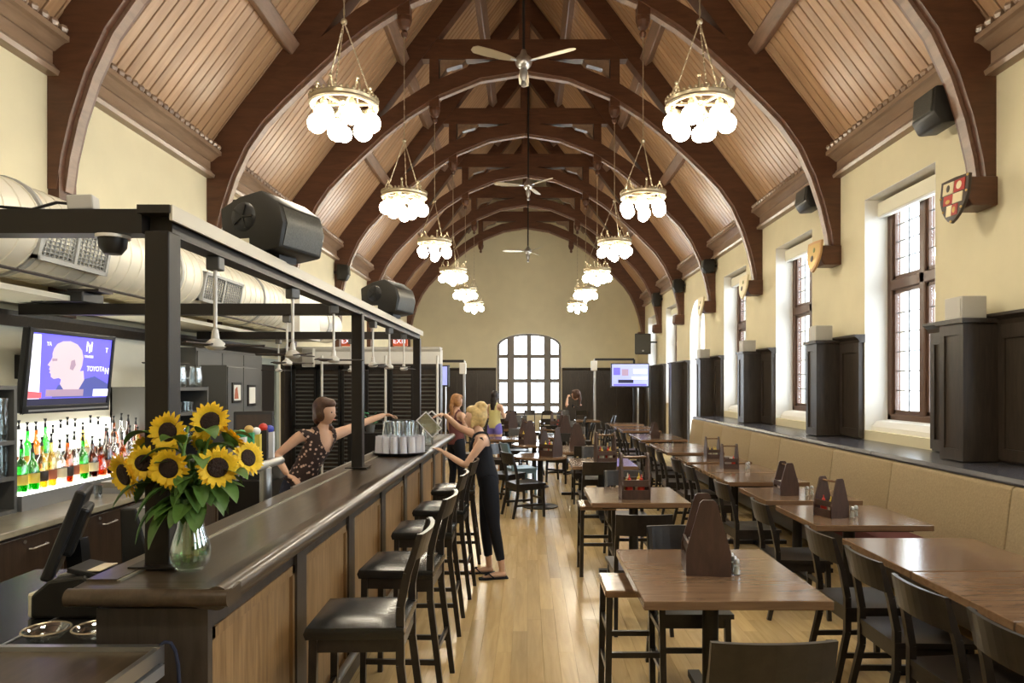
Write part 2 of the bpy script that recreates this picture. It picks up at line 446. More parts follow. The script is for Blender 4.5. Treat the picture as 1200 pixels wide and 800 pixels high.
# ---- ceiling: roof deck with the boards under it
ce = MB()
for s in (1, -1):
    e = (X0 + s * (HALF + .25), ZE - .25 * SLOPE); r = (X0, ZR)
    ce.prism([e, r, (X0, ZR + .25), (e[0], e[1] + .25)], 'y', YBACK - .35, YFAR + .35)
ceil = struct(ce.build('ceiling', 'groove'))
PW = BAY / 20; LEN = math.hypot(HALF, HALF * SLOPE)
nx, nz = -SLOPE / math.hypot(1, SLOPE), -1 / math.hypot(1, SLOPE)      # inward normal on the right slope
def plank_verts(m, y0, y1):
    t = 0.030; c = 0.005
    prof = [(y0, 0.004), (y1, 0.004), (y1, t - c), (y1 - c, t), (y0 + c, t), (y0, t - c)]
    vs = []
    for (px_, pz_) in ((0, 0), (-HALF, HALF * SLOPE)):
        for (yy, n_) in prof: vs.append((px_ + nx * n_, yy, pz_ + nz * n_))
    n = 6
    m.add(vs, [tuple(range(n)), tuple(range(2 * n - 1, n - 1, -1))] + [(i, i + n, (i + 1) % n + n, (i + 1) % n) for i in range(n)])
pm = MB(); plank_verts(pm, -PW / 2 + .010, PW / 2 - .010); plank_me = pm.mesh('ceiling_plank', 'ceiling_wood')
yy = Y1 - BAY
while yy < YFAR - .02:
    for s in (1, -1):
        link('ceiling_plank', plank_me, ceil, (X0 + s * HALF, yy + PW / 2, ZE), (0, 0, 0 if s > 0 else PI))
    yy += PW
rear = MB(); y2 = YBACK
while y2 < Y1 - BAY - .01:
    plank_verts(rear, y2 + .010, y2 + PW - .010); y2 += PW
rm = rear.mesh('ceiling_planking', 'ceiling_wood')
link('ceiling_planking', rm, ceil, (X0 + HALF, 0, ZE))['kind'] = 'stuff'
link('ceiling_planking', rm, ceil, (X0 - HALF, YBACK + Y1 - BAY, ZE), (0, 0, PI))['kind'] = 'stuff'
# purlins between the trusses, ridge beam
def purlin(xr, size):
    z = ZE + (HALF - xr) * SLOPE
    for s in (1, -1):
        ang = -s * math.atan(SLOPE)
        cx, cz = X0 + s * xr + s * nx * size * .55, z + nz * size * .55
        for k in range(-4, 7):
            y0 = Y1 + k * BAY + .1; y1 = min(y0 + BAY - .2, YFAR)
            if y1 - y0 < .3: continue
            MB().cbox((cx, (y0 + y1) / 2, cz), (size * 1.1, y1 - y0, size), rot3(0, -ang, 0)).build('purlin', 'purlin_wood', ceil, bevel=.015, bseg=1)
purlin(3.2, .17); purlin(2.25, .17); purlin(0.95, .17)
MB().box(X0 - .09, X0 + .09, YBACK, YFAR, ZR - .42, ZR - .1).build('ridge_beam', 'truss_wood', ceil)

# ---- cornices along both walls
def cornice(name, s):
    def q(d, h): return (X0 + s * (HALF - d), CAM_H + h)
    prof_frieze = [q(0, 2.79), q(.05, 2.79), q(.05, 3.02), q(0, 3.02)]
    fr = struct(MB().prism(prof_frieze, 'y', YBACK, YFAR).build(name, 'cornice_wood'))
    MB().prism([q(.0, 2.76), q(.10, 2.76), q(.115, 2.80), q(.08, 2.83), q(.06, 2.86), q(0, 2.86)], 'y', YBACK, YFAR).build('lower_moulding', 'cornice_wood', fr)
    MB().prism([q(.0, 2.98), q(.07, 2.98), q(.13, 3.03), q(.16, 3.05), q(.20, 3.06), q(.20, 3.11), q(.15, 3.15), q(0, 3.18)], 'y', YBACK, YFAR).build('crown_moulding', 'cornice_wood', fr)
    b = MB(); n = int((YFAR - YBACK) / .125)
    for i in range(n):
        y = YBACK + .06 + i * .125; c = q(.155, 3.165)
        b.ball((c[0], y, c[1]), (.05, .055, .042), 6, 4)
    b.build('bead_row', 'cornice_wood', fr, smooth=True)['kind'] = 'stuff'
cornice('trim_1', -1); cornice('trim_2', 1)

# ---- trusses
INTR = [(4.17, 1.75), (4.13, 2.05), (4.05, 2.4), (3.92, 2.80), (3.74, 3.19), (3.51, 3.52), (3.24, 3.80), (2.94, 4.09), (2.52, 4.48), (2.1, 4.81), (1.53, 5.17), (0.8, 5.47), (0, 5.6)]
def truss_parts(root):
    T = 0.13
    n = len(INTR)
    for s in (1, -1):
        inn = [(s * x, CAM_H + z) for x, z in INTR]; out = []
        for i, (x, z) in enumerate(INTR):
            a = INTR[max(i - 1, 0)]; b = INTR[min(i + 1, n - 1)]
            dx, dz = b[0] - a[0], b[1] - a[1]; L = math.hypot(dx, dz); d = .40 if i < 6 else .40 - .14 * min(1, (i - 5) / 3)
            ox, oz = x + dz / L * d, z - dx / L * d
            if ox > HALF + .02: ox = HALF + .02; oz = z
            if i == n - 1: ox, oz = 0, z + d
            out.append((s * ox, CAM_H + oz))
        MB().band(inn, out, 'y', -T, T).build('curved_brace', 'truss_wood', root)
        inn2 = [(s * (x - .0), CAM_H + z) for x, z in INTR]; mid = []
        for i, (x, z) in enumerate(INTR):
            a = INTR[max(i - 1, 0)]; b = INTR[min(i + 1, n - 1)]
            dx, dz = b[0] - a[0], b[1] - a[1]; L = math.hypot(dx, dz); d = -.035
            mid.append((s * (x + dz / L * d), CAM_H + z - dx / L * d))
        MB().band(mid, inn2, 'y', -T * .42, T * .42).build('soffit_lit_strip', 'purlin_wood', root)  # lighter wood strip: light on the arch underside put into its colour
        # rafter below the boards, running up to the ridge
        e = Vector((s * (HALF + .02), ZE - .03)); r = Vector((0, ZR - .06))
        nn = Vector((s * nx, nz)) * .33
        MB().prism([tuple(e), tuple(r), (0, r.y - .55), tuple(e + nn)], 'y', -T * .92, T * .92).build('rafter', 'truss_wood', root)
        if s < 0: MB().box(-HALF - .03, -HALF + .10, -.12, .12, 2.41, CAM_H + 2.0).build('wall_post', 'truss_wood', root)
        else: MB().prism([(s * 4.28, CAM_H + 1.86), (s * 4.0, CAM_H + 1.86), (s * 3.985, CAM_H + 1.66), (s * 4.03, CAM_H + 1.60), (s * 4.28, CAM_H + 1.60)], 'y', -.15, .15).build('corbel', 'truss_wood', root, bevel=.015)
        p = MB(); x = s * 1.62
        p.box(x - .085, x + .085, -.1, .1, CAM_H + 4.98, CAM_H + 6.3)
        p.lathe([(.0, 4.70), (.03, 4.71), (.05, 4.76), (.03, 4.80), (.07, 4.84), (.10, 4.92), (.10, 4.99)], 10, (x, 0, CAM_H))
        p.build('pendant_post', 'truss_wood', root)
        MB().prism([(s * 1.52, CAM_H + 5.82), (s * 1.05, CAM_H + 5.82), (s * 1.12, CAM_H + 5.74), (s * 1.4, CAM_H + 5.66), (s * 1.52, CAM_H + 5.5)], 'y', -.07, .07).build('bracket', 'cornice_wood', root)
    MB().box(-2.15, 2.15, -T * .8, T * .8, CAM_H + 5.82, CAM_H + 6.17).build('collar_beam', 'truss_wood', root)
    MB().box(-.1, .1, -.1, .1, CAM_H + 5.7, ZR - .3).build('king_post', 'truss_wood', root)
TR = 'timber roof trusses of the hall'
tr = thing('roof_truss', 'dark stained arched timber roof truss with collar beam and pendant posts', 'roof truss', (X0, Y1, 0), 0, TR)
truss_parts(tr); place_truss = Placer(tr)
ORD = ['first', 'second', 'third', 'fourth', 'fifth', 'sixth', 'seventh', 'eighth', 'ninth', 'tenth']
for k in [0] + [q for q in KS if q != 0]: place_truss((X0, Y1 + k * BAY, 0), 0, 'dark arched timber roof truss, %s from the end wall with the arched window' % ORD[6 - k])

# ---- side windows
pane_me = {}
def pane(parent, x, y0, y1, z0, z1, axis='x', mat='window_glass'):
    key = (round(y1 - y0, 3), round(z1 - z0, 3), axis, mat)
    if key not in pane_me:
        a, b = key[0] / 2, key[1] / 2
        m = MB()
        if axis == 'x': m.box(-.003, .003, -a, a, -b, b)
        else: m.box(-a, a, -.003, .003, -b, b)
        pane_me[key] = m.mesh('pane', mat)
    p = (x, (y0 + y1) / 2, (z0 + z1) / 2) if axis == 'x' else ((y0 + y1) / 2, x, (z0 + z1) / 2)
    return link('pane', pane_me[key], parent, p)
def side_window(n, k):
    c = bayc(k); x = XR + .34; a, b = c - WIN_H, c + WIN_H
    fr = MB()
    for (y0, y1, z0, z1) in ((a, a + .09, WZ0 + .1, WZ1), (b - .09, b, WZ0 + .1, WZ1), (a, b, WZ1 - .09, WZ1), (a, b, WZ0 + .1, WZ0 + .21), (c - .055, c + .055, WZ0 + .2, WZ1 - .05), (a + .05, b - .05, 2.95, 3.08)):
        fr.box(x - .06, x + .07, y0, y1, z0, z1)
    o = struct(fr.build('window_%d' % n, 'window_wood', bevel=.012, bseg=1))
    for (y0, y1) in ((a + .09, c - .055), (c + .055, b - .09)):
        for (z0, z1, rows) in ((WZ0 + .21, 2.95, 6), (3.08, WZ1 - .09, 4)):
            sash = MB(); t = .045
            for q in ((y0, y0 + t, z0, z1), (y1 - t, y1, z0, z1), (y0, y1, z0, z0 + t), (y0, y1, z1 - t, z1)): sash.box(x - .03, x + .03, *q)
            sh = sash.build('sash', 'window_wood', o)
            yy0, yy1, zz0, zz1 = y0 + t, y1 - t, z0 + t, z1 - t
            cols = 2; dy = (yy1 - yy0) / cols; dz = (zz1 - zz0) / rows
            if k >= 0:
                ld = MB()
                for i in range(1, cols): ld.box(x - .008, x + .008, yy0 + i * dy - .006, yy0 + i * dy + .006, zz0, zz1)
                for j in range(1, rows): ld.box(x - .008, x + .008, yy0, yy1, zz0 + j * dz - .006, zz0 + j * dz + .006)
                ld.build('lead_came', 'lead', sh)
                for i in range(cols):
                    for j in range(rows): pane(sh, x, yy0 + i * dy + .006, yy0 + (i + 1) * dy - .006, zz0 + j * dz + .006, zz0 + (j + 1) * dz - .006)
            else: pane(sh, x, yy0, yy1, zz0, zz1)
    rv = MB(); d = .006
    rv.box(XR - .002, x - .06, a, a + d, WZ0, WZ1); rv.box(XR - .002, x - .06, b - d, b, WZ0, WZ1)
    rv.box(XR - .002, x - .06, a, b, WZ1 - d, WZ1)
    rv.build('reveal', 'white_plaster', o)
    MB().prism([(x - .06, WZ0), (x - .26, WZ0), (x - .26, WZ0 + .05), (x - .2, WZ0 + .115), (x - .06, WZ0 + .135)], 'y', a + .01, b - .01).build('window_sill', 'shield_cream' if False else 'white_plaster', o)
    bl = MB().box(x - .2, x - .07, a + .03, b - .03, WZ1 - .22, WZ1 - .05).build('blind_cassette', 'cream_plastic', o, bevel=.01)
    MB().box(x - .19, x - .175, a + .05, b - .05, WZ1 - .245, WZ1 - .21).build('blind_bar', 'white_plastic', bl)
for i, k in enumerate(SIDE_WINDOWS): side_window(i + 1, k)
# arched doorway in the fourth bay
c = bayc(3); x = XR + .3
dm = MB(); o_p = arch_pts(c, WIN_H, ARC); i_p = arch_pts(c, WIN_H - .1, ARC)
dm.band(i_p, o_p, 'x', x - .05, x + .05)
dm.box(x - .05, x + .05, c - WIN_H, c - WIN_H + .1, 0, ARC); dm.box(x - .05, x + .05, c + WIN_H - .1, c + WIN_H, 0, ARC)
dm.box(x - .04, x + .04, c - WIN_H + .1, c + WIN_H - .1, 2.2, 2.3); dm.box(x - .04, x + .04, c - .05, c + .05, 0, 2.2)
d1 = struct(dm.build('door_1', 'white_plaster'))
for s in (-1, 1):
    y0, y1 = sorted((c + s * .05, c + s * (WIN_H - .1)))
    pane(d1, x, y0, y1, .1, 2.2); MB().box(x - .03, x + .03, y0, y1, 0, .1).build('bottom_rail', 'white_plaster', d1)
MB().prism([(p[0], p[1]) for p in arch_pts(c, WIN_H - .1, ARC)] + [(c + WIN_H - .1, 2.3), (c - WIN_H + .1, 2.3)], 'x', x - .003, x + .003).build('fanlight', 'window_glass', d1)
rv = MB(); rv.band(arch_pts(c, WIN_H - .006, ARC), arch_pts(c, WIN_H, ARC), 'x', XR - .002, x - .05)
rv.box(XR - .002, x - .05, c - WIN_H, c - WIN_H + .006, 0, ARC); rv.box(XR - .002, x - .05, c + WIN_H - .006, c + WIN_H, 0, ARC)
rv.build('reveal', 'white_plaster', d1)
# far window with mullions
yf = YFAR + .16
fm = MB(); op = arch_pts(FWX, FWR, FWS, 14, FWA); ip = arch_pts(FWX, FWR - .1, FWS, 14, FWA - .08)
fm.band(ip, op, 'y', yf - .06, yf + .06)
fm.box(FWX - FWR, FWX - FWR + .1, yf - .06, yf + .06, FWB, FWS); fm.box(FWX + FWR - .1, FWX + FWR, yf - .06, yf + .06, FWB, FWS)
fm.box(FWX - FWR, FWX + FWR, yf - .06, yf + .06, FWB, FWB + .1)
vx = [FWX - .70, FWX + .0, FWX + .70]
for q in vx: fm.box(q - (.135 if q != vx[1] else .09), q + (.135 if q != vx[1] else .09), yf - .09, yf + .09, FWB, FWS + FWA - .06)
for z in (1.02, 1.93, 2.86): fm.box(FWX - FWR, FWX + FWR, yf - .07, yf + .07, z - .075, z + .075)
wfar = struct(fm.build('window_9', 'stone_mullion'))
cols = [FWX - FWR + .1, vx[0], vx[1], vx[2], FWX + FWR - .1]
for i in range(4):
    for (z0, z1) in ((FWB + .1, 1.02), (1.02, 1.93), (1.93, 2.86), (2.86, 3.3)): pane(wfar, yf, cols[i] + .05, cols[i + 1] - .05, z0 + .05, z1 - .05, 'y')
rv = MB(); rv.band(arch_pts(FWX, FWR - .006, FWS, 14, FWA - .006), op, 'y', YFAR - .002, yf - .06)
for q in (FWX - FWR, FWX + FWR - .006): rv.box(q, q + .006, YFAR - .002, yf - .06, FWB, FWS)
rv.build('reveal', 'white_plaster', wfar)

# ---- dark wainscot: right wall (between the windows), far wall, left wall beyond the bar
WH = 2.36
def wainscot_x(name, xf, s, y0, y1, z0, par=None):
    """panelled boarding on a side wall; xf wall face, s = direction into the room"""
    o = struct(MB().box(*sorted((xf, xf + s * .05)), y0, y1, z0, WH).build(name, 'wainscot_wood'))
    cp = MB().prism([(xf, WH - .04), (xf + s * .07, WH - .04), (xf + s * .085, WH + .0), (xf + s * .13, WH + .035), (xf + s * .13, WH + .06), (xf, WH + .06)], 'y', y0 - .03, y1 + .03).build('cap_rail', 'wainscot_wood', o)
    n = max(1, round((y1 - y0) / .62)); dy = (y1 - y0) / n
    for i in range(n):
        a, b = y0 + i * dy, y0 + (i + 1) * dy
        m = MB(); t = .07; zb = z0 + .02
        X_ = sorted((xf + s * .05, xf + s * .068))
        m.box(*X_, a, a + t, zb, WH - .04); m.box(*X_, b - t, b, zb, WH - .04); m.box(*X_, a + t, b - t, WH - .16, WH - .04); m.box(*X_, a + t, b - t, zb, zb + .1)
        m.build('panel_frame', 'wainscot_wood', o)
    return o
tn = 3
for k in range(-3, 7):
    yt = Y1 + k * BAY
    a = bayc(k - 1) + WIN_H + .02 if k > -3 else YBACK
    b = bayc(k) - WIN_H - .02 if k < 6 else YFAR - .08
    zb = 1.12 if k <= 2 else 0.0
    if k == 3: zb = 0.0
    o = wainscot_x('trim_%d' % tn, XR, -1, a, b, zb); tn += 1
    pz = 1.12 if k <= 2 else 0.0
    p0, p1 = yt - .25, yt + .10
    pier = MB().box(3.84, XR - .05, p0, p1, pz, WH - .02).build('pier', 'wainscot_wood', o)
    pf = MB(); xx = 3.826
    for q in ((p0, p0 + .07, pz, WH - .02), (p1 - .07, p1, pz, WH - .02), (p0 + .07, p1 - .07, WH - .12, WH - .02), (p0 + .07, p1 - .07, pz, pz + .1)): pf.box(xx, 3.84, *q)
    pf.build('pier_frame', 'wainscot_wood', pier)
    MB().box(3.80, XR - .04, p0 - .03, p1 + .03, WH - .02, WH + .02).build('pier_cap', 'wainscot_wood', pier)
wl = wainscot_x('trim_%d' % tn, XL, 1, 12.2, YFAR - .1, 0); tn += 1
def wainscot_y(name, x0, x1):
    o = struct(MB().box(x0, x1, YFAR - .05, YFAR, 0, WH).build(name, 'wainscot_wood'))
    MB().prism([(YFAR, WH - .04), (YFAR - .07, WH - .04), (YFAR - .13, WH + .03), (YFAR - .13, WH + .06), (YFAR, WH + .06)], 'x', x0, x1).build('cap_rail', 'wainscot_wood', o)
    n = round((x1 - x0) / .75); d = (x1 - x0) / n
    for i in range(n):
        a, b = x0 + i * d, x0 + (i + 1) * d; m = MB(); t = .06
        for q in ((a, a + t, .02, WH - .04), (b - t, b, .02, WH - .04)): m.box(q[0], q[1], YFAR - .07, YFAR - .05, q[2], q[3])
        m.box(a + t, b - t, YFAR - .07, YFAR - .05, WH - .16, WH - .04); m.box(a + t, b - t, YFAR - .07, YFAR - .05, .02, .15)
        m.build('panel_frame', 'wainscot_wood', o)
wainscot_y('trim_%d' % tn, XL + .05, FWX - FWR - .03); tn += 1
wainscot_y('trim_%d' % tn, FWX + FWR + .03, XR - .06); tn += 1

# ---- banquette along the right wall with its ledge
bq = thing('banquette', 'long banquette with tan fabric back panels under the side windows', 'banquette', (0, 0, 0))
BY0, BY1 = 1.2, .0184 * F
MB().box(3.66, XR - .012, BY0, BY1, 0, 1.05).build('plinth', 'wainscot_wood', bq)
MB().prism([(3.56, 1.06), (3.56, 1.075), (3.585, 1.105), (XR - .012, 1.115), (XR - .012, 1.05), (3.6, 1.05)], 'y', BY0, BY1).build('ledge', 'ledge', bq)
MB().box(3.12, 3.66, BY0, BY1 - .02, .06, .30).build('seat_base', 'wainscot_wood', bq)
seams = [.0184, .01716, .01552, .01352, .01196, .0099, .0083, .00625, .0045, .0030, .0015]
for i in range(len(seams) - 1):
    a, b = max(seams[i + 1] * F, BY0), seams[i] * F
    MB().prism([(3.47, .44), (3.58, .44), (3.655, .5), (3.655, 1.05), (3.575, 1.055), (3.545, 1.035), (3.54, 1.0)], 'y', a + .004, b - .004).build('back_panel', 'fabric', bq, smooth=True, bevel=.014)
    MB().box(3.08, 3.56, a + .003, b - .003, .30, .455).build('seat_cushion', 'cloth_wine', bq, smooth=True, bevel=.03)
# ================================================================== hung from the roof
# ---- chandeliers
CH_Z = CAM_H + 2.56
def make_chandelier():
    t = thing('chandelier', 'antique metal ring chandelier with glowing globe bulbs on a chain', 'chandelier')
    R = .30
    m = MB(); m.lathe([(R - .05, -.03), (R, -.045), (R + .012, -.03), (R, -.01), (R + .006, .015), (R - .01, .03), (R - .05, .02), (R - .055, 0), (R - .05, -.03)], 36, cap=False)
    m.build('ring', 'antique_metal', t, smooth=True)
    m = MB()
    for i in range(36):
        a = 2 * PI * i / 36; m.ball((R * math.cos(a), R * math.sin(a), .035), (.016, .016, .018), 6, 4)
    m.build('beading', 'antique_metal', t, smooth=True)['kind'] = 'stuff'
    m = MB()
    for i in range(3):
        a = PI * i / 3; m.bar((-R * math.cos(a), -R * math.sin(a), -.01), (R * math.cos(a), R * math.sin(a), -.01), .02, .02)
    m.lathe([(.0, -.12), (.03, -.1), (.05, -.05), (.03, -.02), (.06, .0), (.05, .03), (0, .05)], 12)
    m.build('spokes', 'antique_metal', t)
    for i in range(6):                                    # scrolls on the ring
        a = 2 * PI * i / 6 + .26; c, s = math.cos(a), math.sin(a); m = MB()
        pts = [((R - .02 - .09 * q) * c, (R - .02 - .09 * q) * s, .03 + .11 * math.sin(q * PI * .9)) for q in [j / 6 for j in range(7)]]
        m.tube(pts, .009, 5); m.ball((pts[3][0], pts[3][1], pts[3][2] + .02), .018, 6, 5)
        m.build('scroll', 'antique_metal', t, smooth=True)
    for i in range(6):
        a = 2 * PI * i / 6; c, s = math.cos(a), math.sin(a)
        h = MB().lathe([(.03, -.10), (.035, -.07), (.02, -.05), (.028, -.02)], 10, (.245 * c, .245 * s, 0)).build('lamp_holder', 'antique_metal', t, smooth=True)
        MB().ball((.245 * c, .245 * s, -.185), .088, 14, 10).build('globe_bulb', 'bulb', h, smooth=True)
    h = MB().lathe([(.025, -.22), (.032, -.16), (.012, -.13), (.012, -.05)], 10).build('lamp_holder', 'antique_metal', t, smooth=True)
    MB().ball((0, 0, -.285), .072, 14, 10).build('globe_bulb', 'bulb', h, smooth=True)
    for i in range(3):                                    # chains to the hub
        a = 2 * PI * i / 3 + .5; m = MB(); n = 16
        A = Vector((R * .93 * math.cos(a), R * .93 * math.sin(a), .03)); B = Vector((0, 0, .74))
        for j in range(n):
            p = A.lerp(B, j / n); q = A.lerp(B, (j + .9) / n); m.bar(p, q, .014 if j % 2 else .006, .006 if j % 2 else .014)
        m.build('chain', 'antique_metal', t)
    m = MB(); n = 24; zt = CAM_H + 4.74 - CH_Z
    for j in range(n):
        z0 = .74 + (zt - .74) * j / n; z1 = .74 + (zt - .74) * (j + .92) / n; m.bar((0, 0, z0), (0, 0, z1), .016 if j % 2 else .007, .007 if j % 2 else .016, (0, 1, 0))
    m.ball((0, 0, .74), .03, 8, 6)
    m.build('suspension_chain', 'antique_metal', t)
    return t
place_ch = Placer(make_chandelier())
for s, side in ((-1, 'bar'), (1, 'windows')):
    for k in range(-2, 6):
        place_ch((X0 + s * 1.62, Y1 + k * BAY - .02, CH_Z), .3 * k,
                 'globe bulb ring chandelier, %s from the end wall in the row nearer the %s' % (ORD[5 - k], side), 'chandeliers in the row nearer the ' + side)

# ---- ceiling fans on long rods
def make_fan(lab):
    t = thing('ceiling_fan', lab, 'ceiling fan')
    MB().tube([(0, 0, .1), (0, 0, 3.6)], .02, 8).build('rod', 'black_metal', t)
    MB().lathe([(0, -.10), (.06, -.09), (.10, -.05), (.115, 0), (.10, .05), (.05, .10), (.03, .16), (.02, .16)], 18).build('motor', 'steel', t, smooth=True)
    lp = MB().lathe([(.0, -.34), (.03, -.33), (.04, -.30), (.025, -.26), (.05, -.2), (.055, -.13), (.04, -.09)], 14).build('light_kit', 'brushed_steel', t, smooth=True)
    for i in range(3):
        a = 2 * PI * i / 3 + .35; r = rot3(0, 0, a)
        m = MB(); prof = [(.14, .03), (.3, .06), (.55, .075), (.72, .07), (.77, .03)]
        vs = []; n = len(prof)
        for z in (-.004, .004):
            for d in (1, -1):
                for x_, w_ in prof: vs.append(r @ Vector((x_, d * w_, z + d * w_ * .22)))
        fs = []
        for i2 in range(n - 1):
            A, B, Cc, D = i2, i2 + 1, n + i2 + 1, n + i2
            fs += [(A, B, Cc, D), (2 * n + D, 2 * n + Cc, 2 * n + B, 2 * n + A)]
            fs += [(A, A + 2 * n, B + 2 * n, B), (D, Cc, Cc + 2 * n, D + 2 * n)]
        fs += [(0, n, 3 * n, 2 * n), (n - 1, 3 * n - 1, 4 * n - 1, 2 * n - 1)]
        m.add(vs, fs); b = m.build('blade', 'antique_metal', t)
        MB().bar(r @ Vector((.06, 0, 0)), r @ Vector((.2, 0, 0)), .04, .015).build('blade_iron', 'steel', b)
    return t
place_fan = Placer(make_fan('three bladed silver ceiling fan on a long black rod'))
place_fan((X0 - .0, .0115 * F, CAM_H + 4.34), PI / 2 - .35, 'large silver ceiling fan between the first two chandelier pairs')
place_fan((X0 + .07, .0190 * F, CAM_H + 4.42), .9, 'ceiling fan hung high before the small light gable opening')
place_fan((X0 + .07, .0262 * F, CAM_H + 4.08), .75, 'dark ceiling fan against the plain cream end wall')

# ---- loudspeakers on the side walls, corner cabinets
def wall_speaker(name, lab, u0, u1, py0, py1, X, s, group=None):
    """wedge shaped box speaker on the wall; s: +1 right wall, -1 left wall"""
    y0, y1 = u0 * F, u1 * F; um = (u0 + u1) / 2
    z1, z0 = CAM_H + (450 - py0) * um, CAM_H + (450 - py1) * um
    cy, cz = (y0 + y1) / 2, (z0 + z1) / 2; w_, h_ = (y1 - y0), (z1 - z0)
    t = thing(name, lab, 'speaker', (X, cy, cz), 0, group)
    d = .26
    poly = [(s * d * .5, h_ * .45), (s * d * .5, -h_ * .45), (-s * d * .25, -h_ * .5), (-s * d * .5, -h_ * .2), (-s * d * .42, h_ * .42)]
    MB().prism(poly, 'y', -w_ / 2, w_ / 2).build('cabinet', 'speaker_shell', t, smooth=True, bevel=.025, bseg=2)
    g = MB().prism([(-s * (d * .5 + .012), -h_ * .16), (-s * (d * .5 - .01), -h_ * .2), (-s * (d * .42 - .01), h_ * .38), (-s * (d * .42 + .015), h_ * .36)], 'y', -w_ * .4, w_ * .4).build('grille', 'speaker_grille', t, bevel=.005)
    MB().box(*sorted((s * d * .45, s * (abs((XR if s > 0 else XL) - X) - .0))), -.03, .03, -.03, .03).build('wall_bracket', 'black_metal', t)
    return t
wall_speaker('wall_speaker', 'black box loudspeaker on the cornice above the first side window', .00765 + .0003, .00765 + .00078, 105, 153, 3.92, 1)
wall_speaker('wall_speaker', 'black box loudspeaker on the cornice before the second arched truss', .0118, .0123, 219, 247, 3.98, 1)
for px, py, sc in ((830, 311, .0192), (799, 334, .023), (775, 350, .0268)):
    wall_speaker('corner_speaker', 'small dark horn speaker at the %s truss from the end wall, window side' % ORD[6 - round((sc - .0078) / .0038)], sc - .0004, sc - .00015, py - 8, py + 9, 4.0, 1, 'small horn speakers on the window wall')
for px, py, sc in ((278, 244, .0122), (402, 319, .0193), (440, 346, .0231)):
    wall_speaker('corner_speaker', 'small dark horn speaker at the %s truss from the end wall, bar side' % ORD[6 - round((sc - .0078) / .0038)], sc - .0004, sc - .00015, py - 10, py + 10, -4.1, -1, 'small horn speakers above the bar')
def pa_speaker():
    a, b = W(743, 415, .0275), W(762, 391, .0275)
    t = thing('stage_speaker', 'black upright cabinet loudspeaker near the far end of the window wall', 'speaker', ((a.x + b.x) / 2, a.y, a.z))
    hw = (b.x - a.x) / 2; h = b.z - a.z
    MB().prism([(-hw, -.16), (hw, -.16), (hw * .75, .17), (-hw * .75, .17)], 'z', 0, h).build('cabinet', 'speaker_shell', t, bevel=.02)
    MB().box(-hw * .9, hw * .9, -.175, -.16, .03, h - .03).build('grille', 'speaker_grille', t)
    MB().box(-.03, .03, -.185, -.172, .08, .13).build('badge', 'steel', t)
    MB().bar((hw * .3, .1, h * .6), (XR - (a.x + b.x) / 2 - .005, .1, h * .6), .05, .05).build('wall_bracket', 'black_metal', t)
pa_speaker()

# ---- painted shields on the corbels of the window wall
def shield_outline(w_, h_, n=7):
    p = [(-w_ / 2, h_ * .42), (w_ / 2, h_ * .5)]
    p = [(-w_ / 2, h_ * .45), (0, h_ * .47), (w_ / 2, h_ * .45)]
    for i in range(n): a = i / (n - 1); p.append((w_ / 2 * math.cos(a * PI / 2) * (1 - .0 * a), h_ * .1 - h_ * .6 * math.sin(a * PI / 2) ** 1.0 * (a ** .35)))
    for i in range(n - 2, -1, -1): a = i / (n - 1); p.append((-w_ / 2 * math.cos(a * PI / 2), h_ * .1 - h_ * .6 * math.sin(a * PI / 2) * (a ** .35)))
    return p
def shield(lab, k, ground, style, X=3.895, w_=.36, h_=.44, dz=0):
    y = Y1 + k * BAY
    t = thing('heraldic_shield', lab, 'shield', (X, y - .02, CAM_H + 1.70 + dz))
    t.rotation_euler = (0, .10, .10)
    so = shield_outline(w_, h_)
    MB().prism(so, 'x', -.018, .012).build('board', 'shield_dark' if style == 1 else ground, t, bevel=.005)
    inner = [(p[0] * .82, p[1] * .82) for p in so]
    if style == 1:
        def quad(x0, x1, z0, z1, mat, nm='quarter'):
            MB().prism([(x0, z0), (x1, z0), (x1, z1), (x0, z1)], 'x', -.024, -.016).build(nm, mat, t)
        quad(-.14, -.005, .06, .17, 'shield_red'); quad(.005, .14, .06, .17, 'shield_cream')
        quad(-.12, .0, -.04, .05, 'shield_cream'); quad(.005, .12, -.04, .05, 'shield_red')
        quad(-.07, .0, -.15, -.05, 'shield_red'); quad(.005, .07, -.15, -.05, 'shield_cream')
        MB().ball((-.026, -.07, .115), (.006, .035, .038), 8, 6).build('charge', 'shield_cream', t)
        MB().ball((-.026, .07, .115), (.006, .024, .034), 8, 6).build('charge', 'shield_dark', t)
        MB().ball((-.026, -.03, -.10), (.006, .02, .03), 8, 6).build('charge', 'gold_trim', t)
        MB().ball((-.026, .06, -.01), (.006, .03, .02), 8, 6).build('charge', 'gold_trim', t)
        for q in so[::3]: MB().ball((-.022, q[0] * .92, q[1] * .92), (.008, .012, .012), 6, 5).build('stud', 'gold_trim', t)
    else:
        MB().prism(inner, 'x', -.022, -.016).build('field', 'gold_trim' if style == 2 else 'shield_cream', t)
        MB().ball((-.026, -.02, .08), (.006, .03, .035), 8, 6).build('charge', 'shield_green', t)
        MB().ball((-.026, .02, -.03), (.006, .04, .045), 8, 6).build('charge', 'shield_dark', t)
    MB().bar((.01, 0, 0), (.10, .03, 0), .05, .05).build('mount', 'truss_wood', t)
shield('painted shield quartered in red and cream with gold studs on a corbel', 0, 'shield_dark', 1, dz=-.02)
shield('tan wooden shield with green and dark charges on a corbel', 1, 'shield_tan', 2, dz=.03)
shield('pale painted shield on the corbel just before the arched doorway', 3, 'shield_cream', 3, dz=.05)
shield('pale painted shield on the corbel between second and arched opening', 2, 'shield_cream', 3, dz=.05)

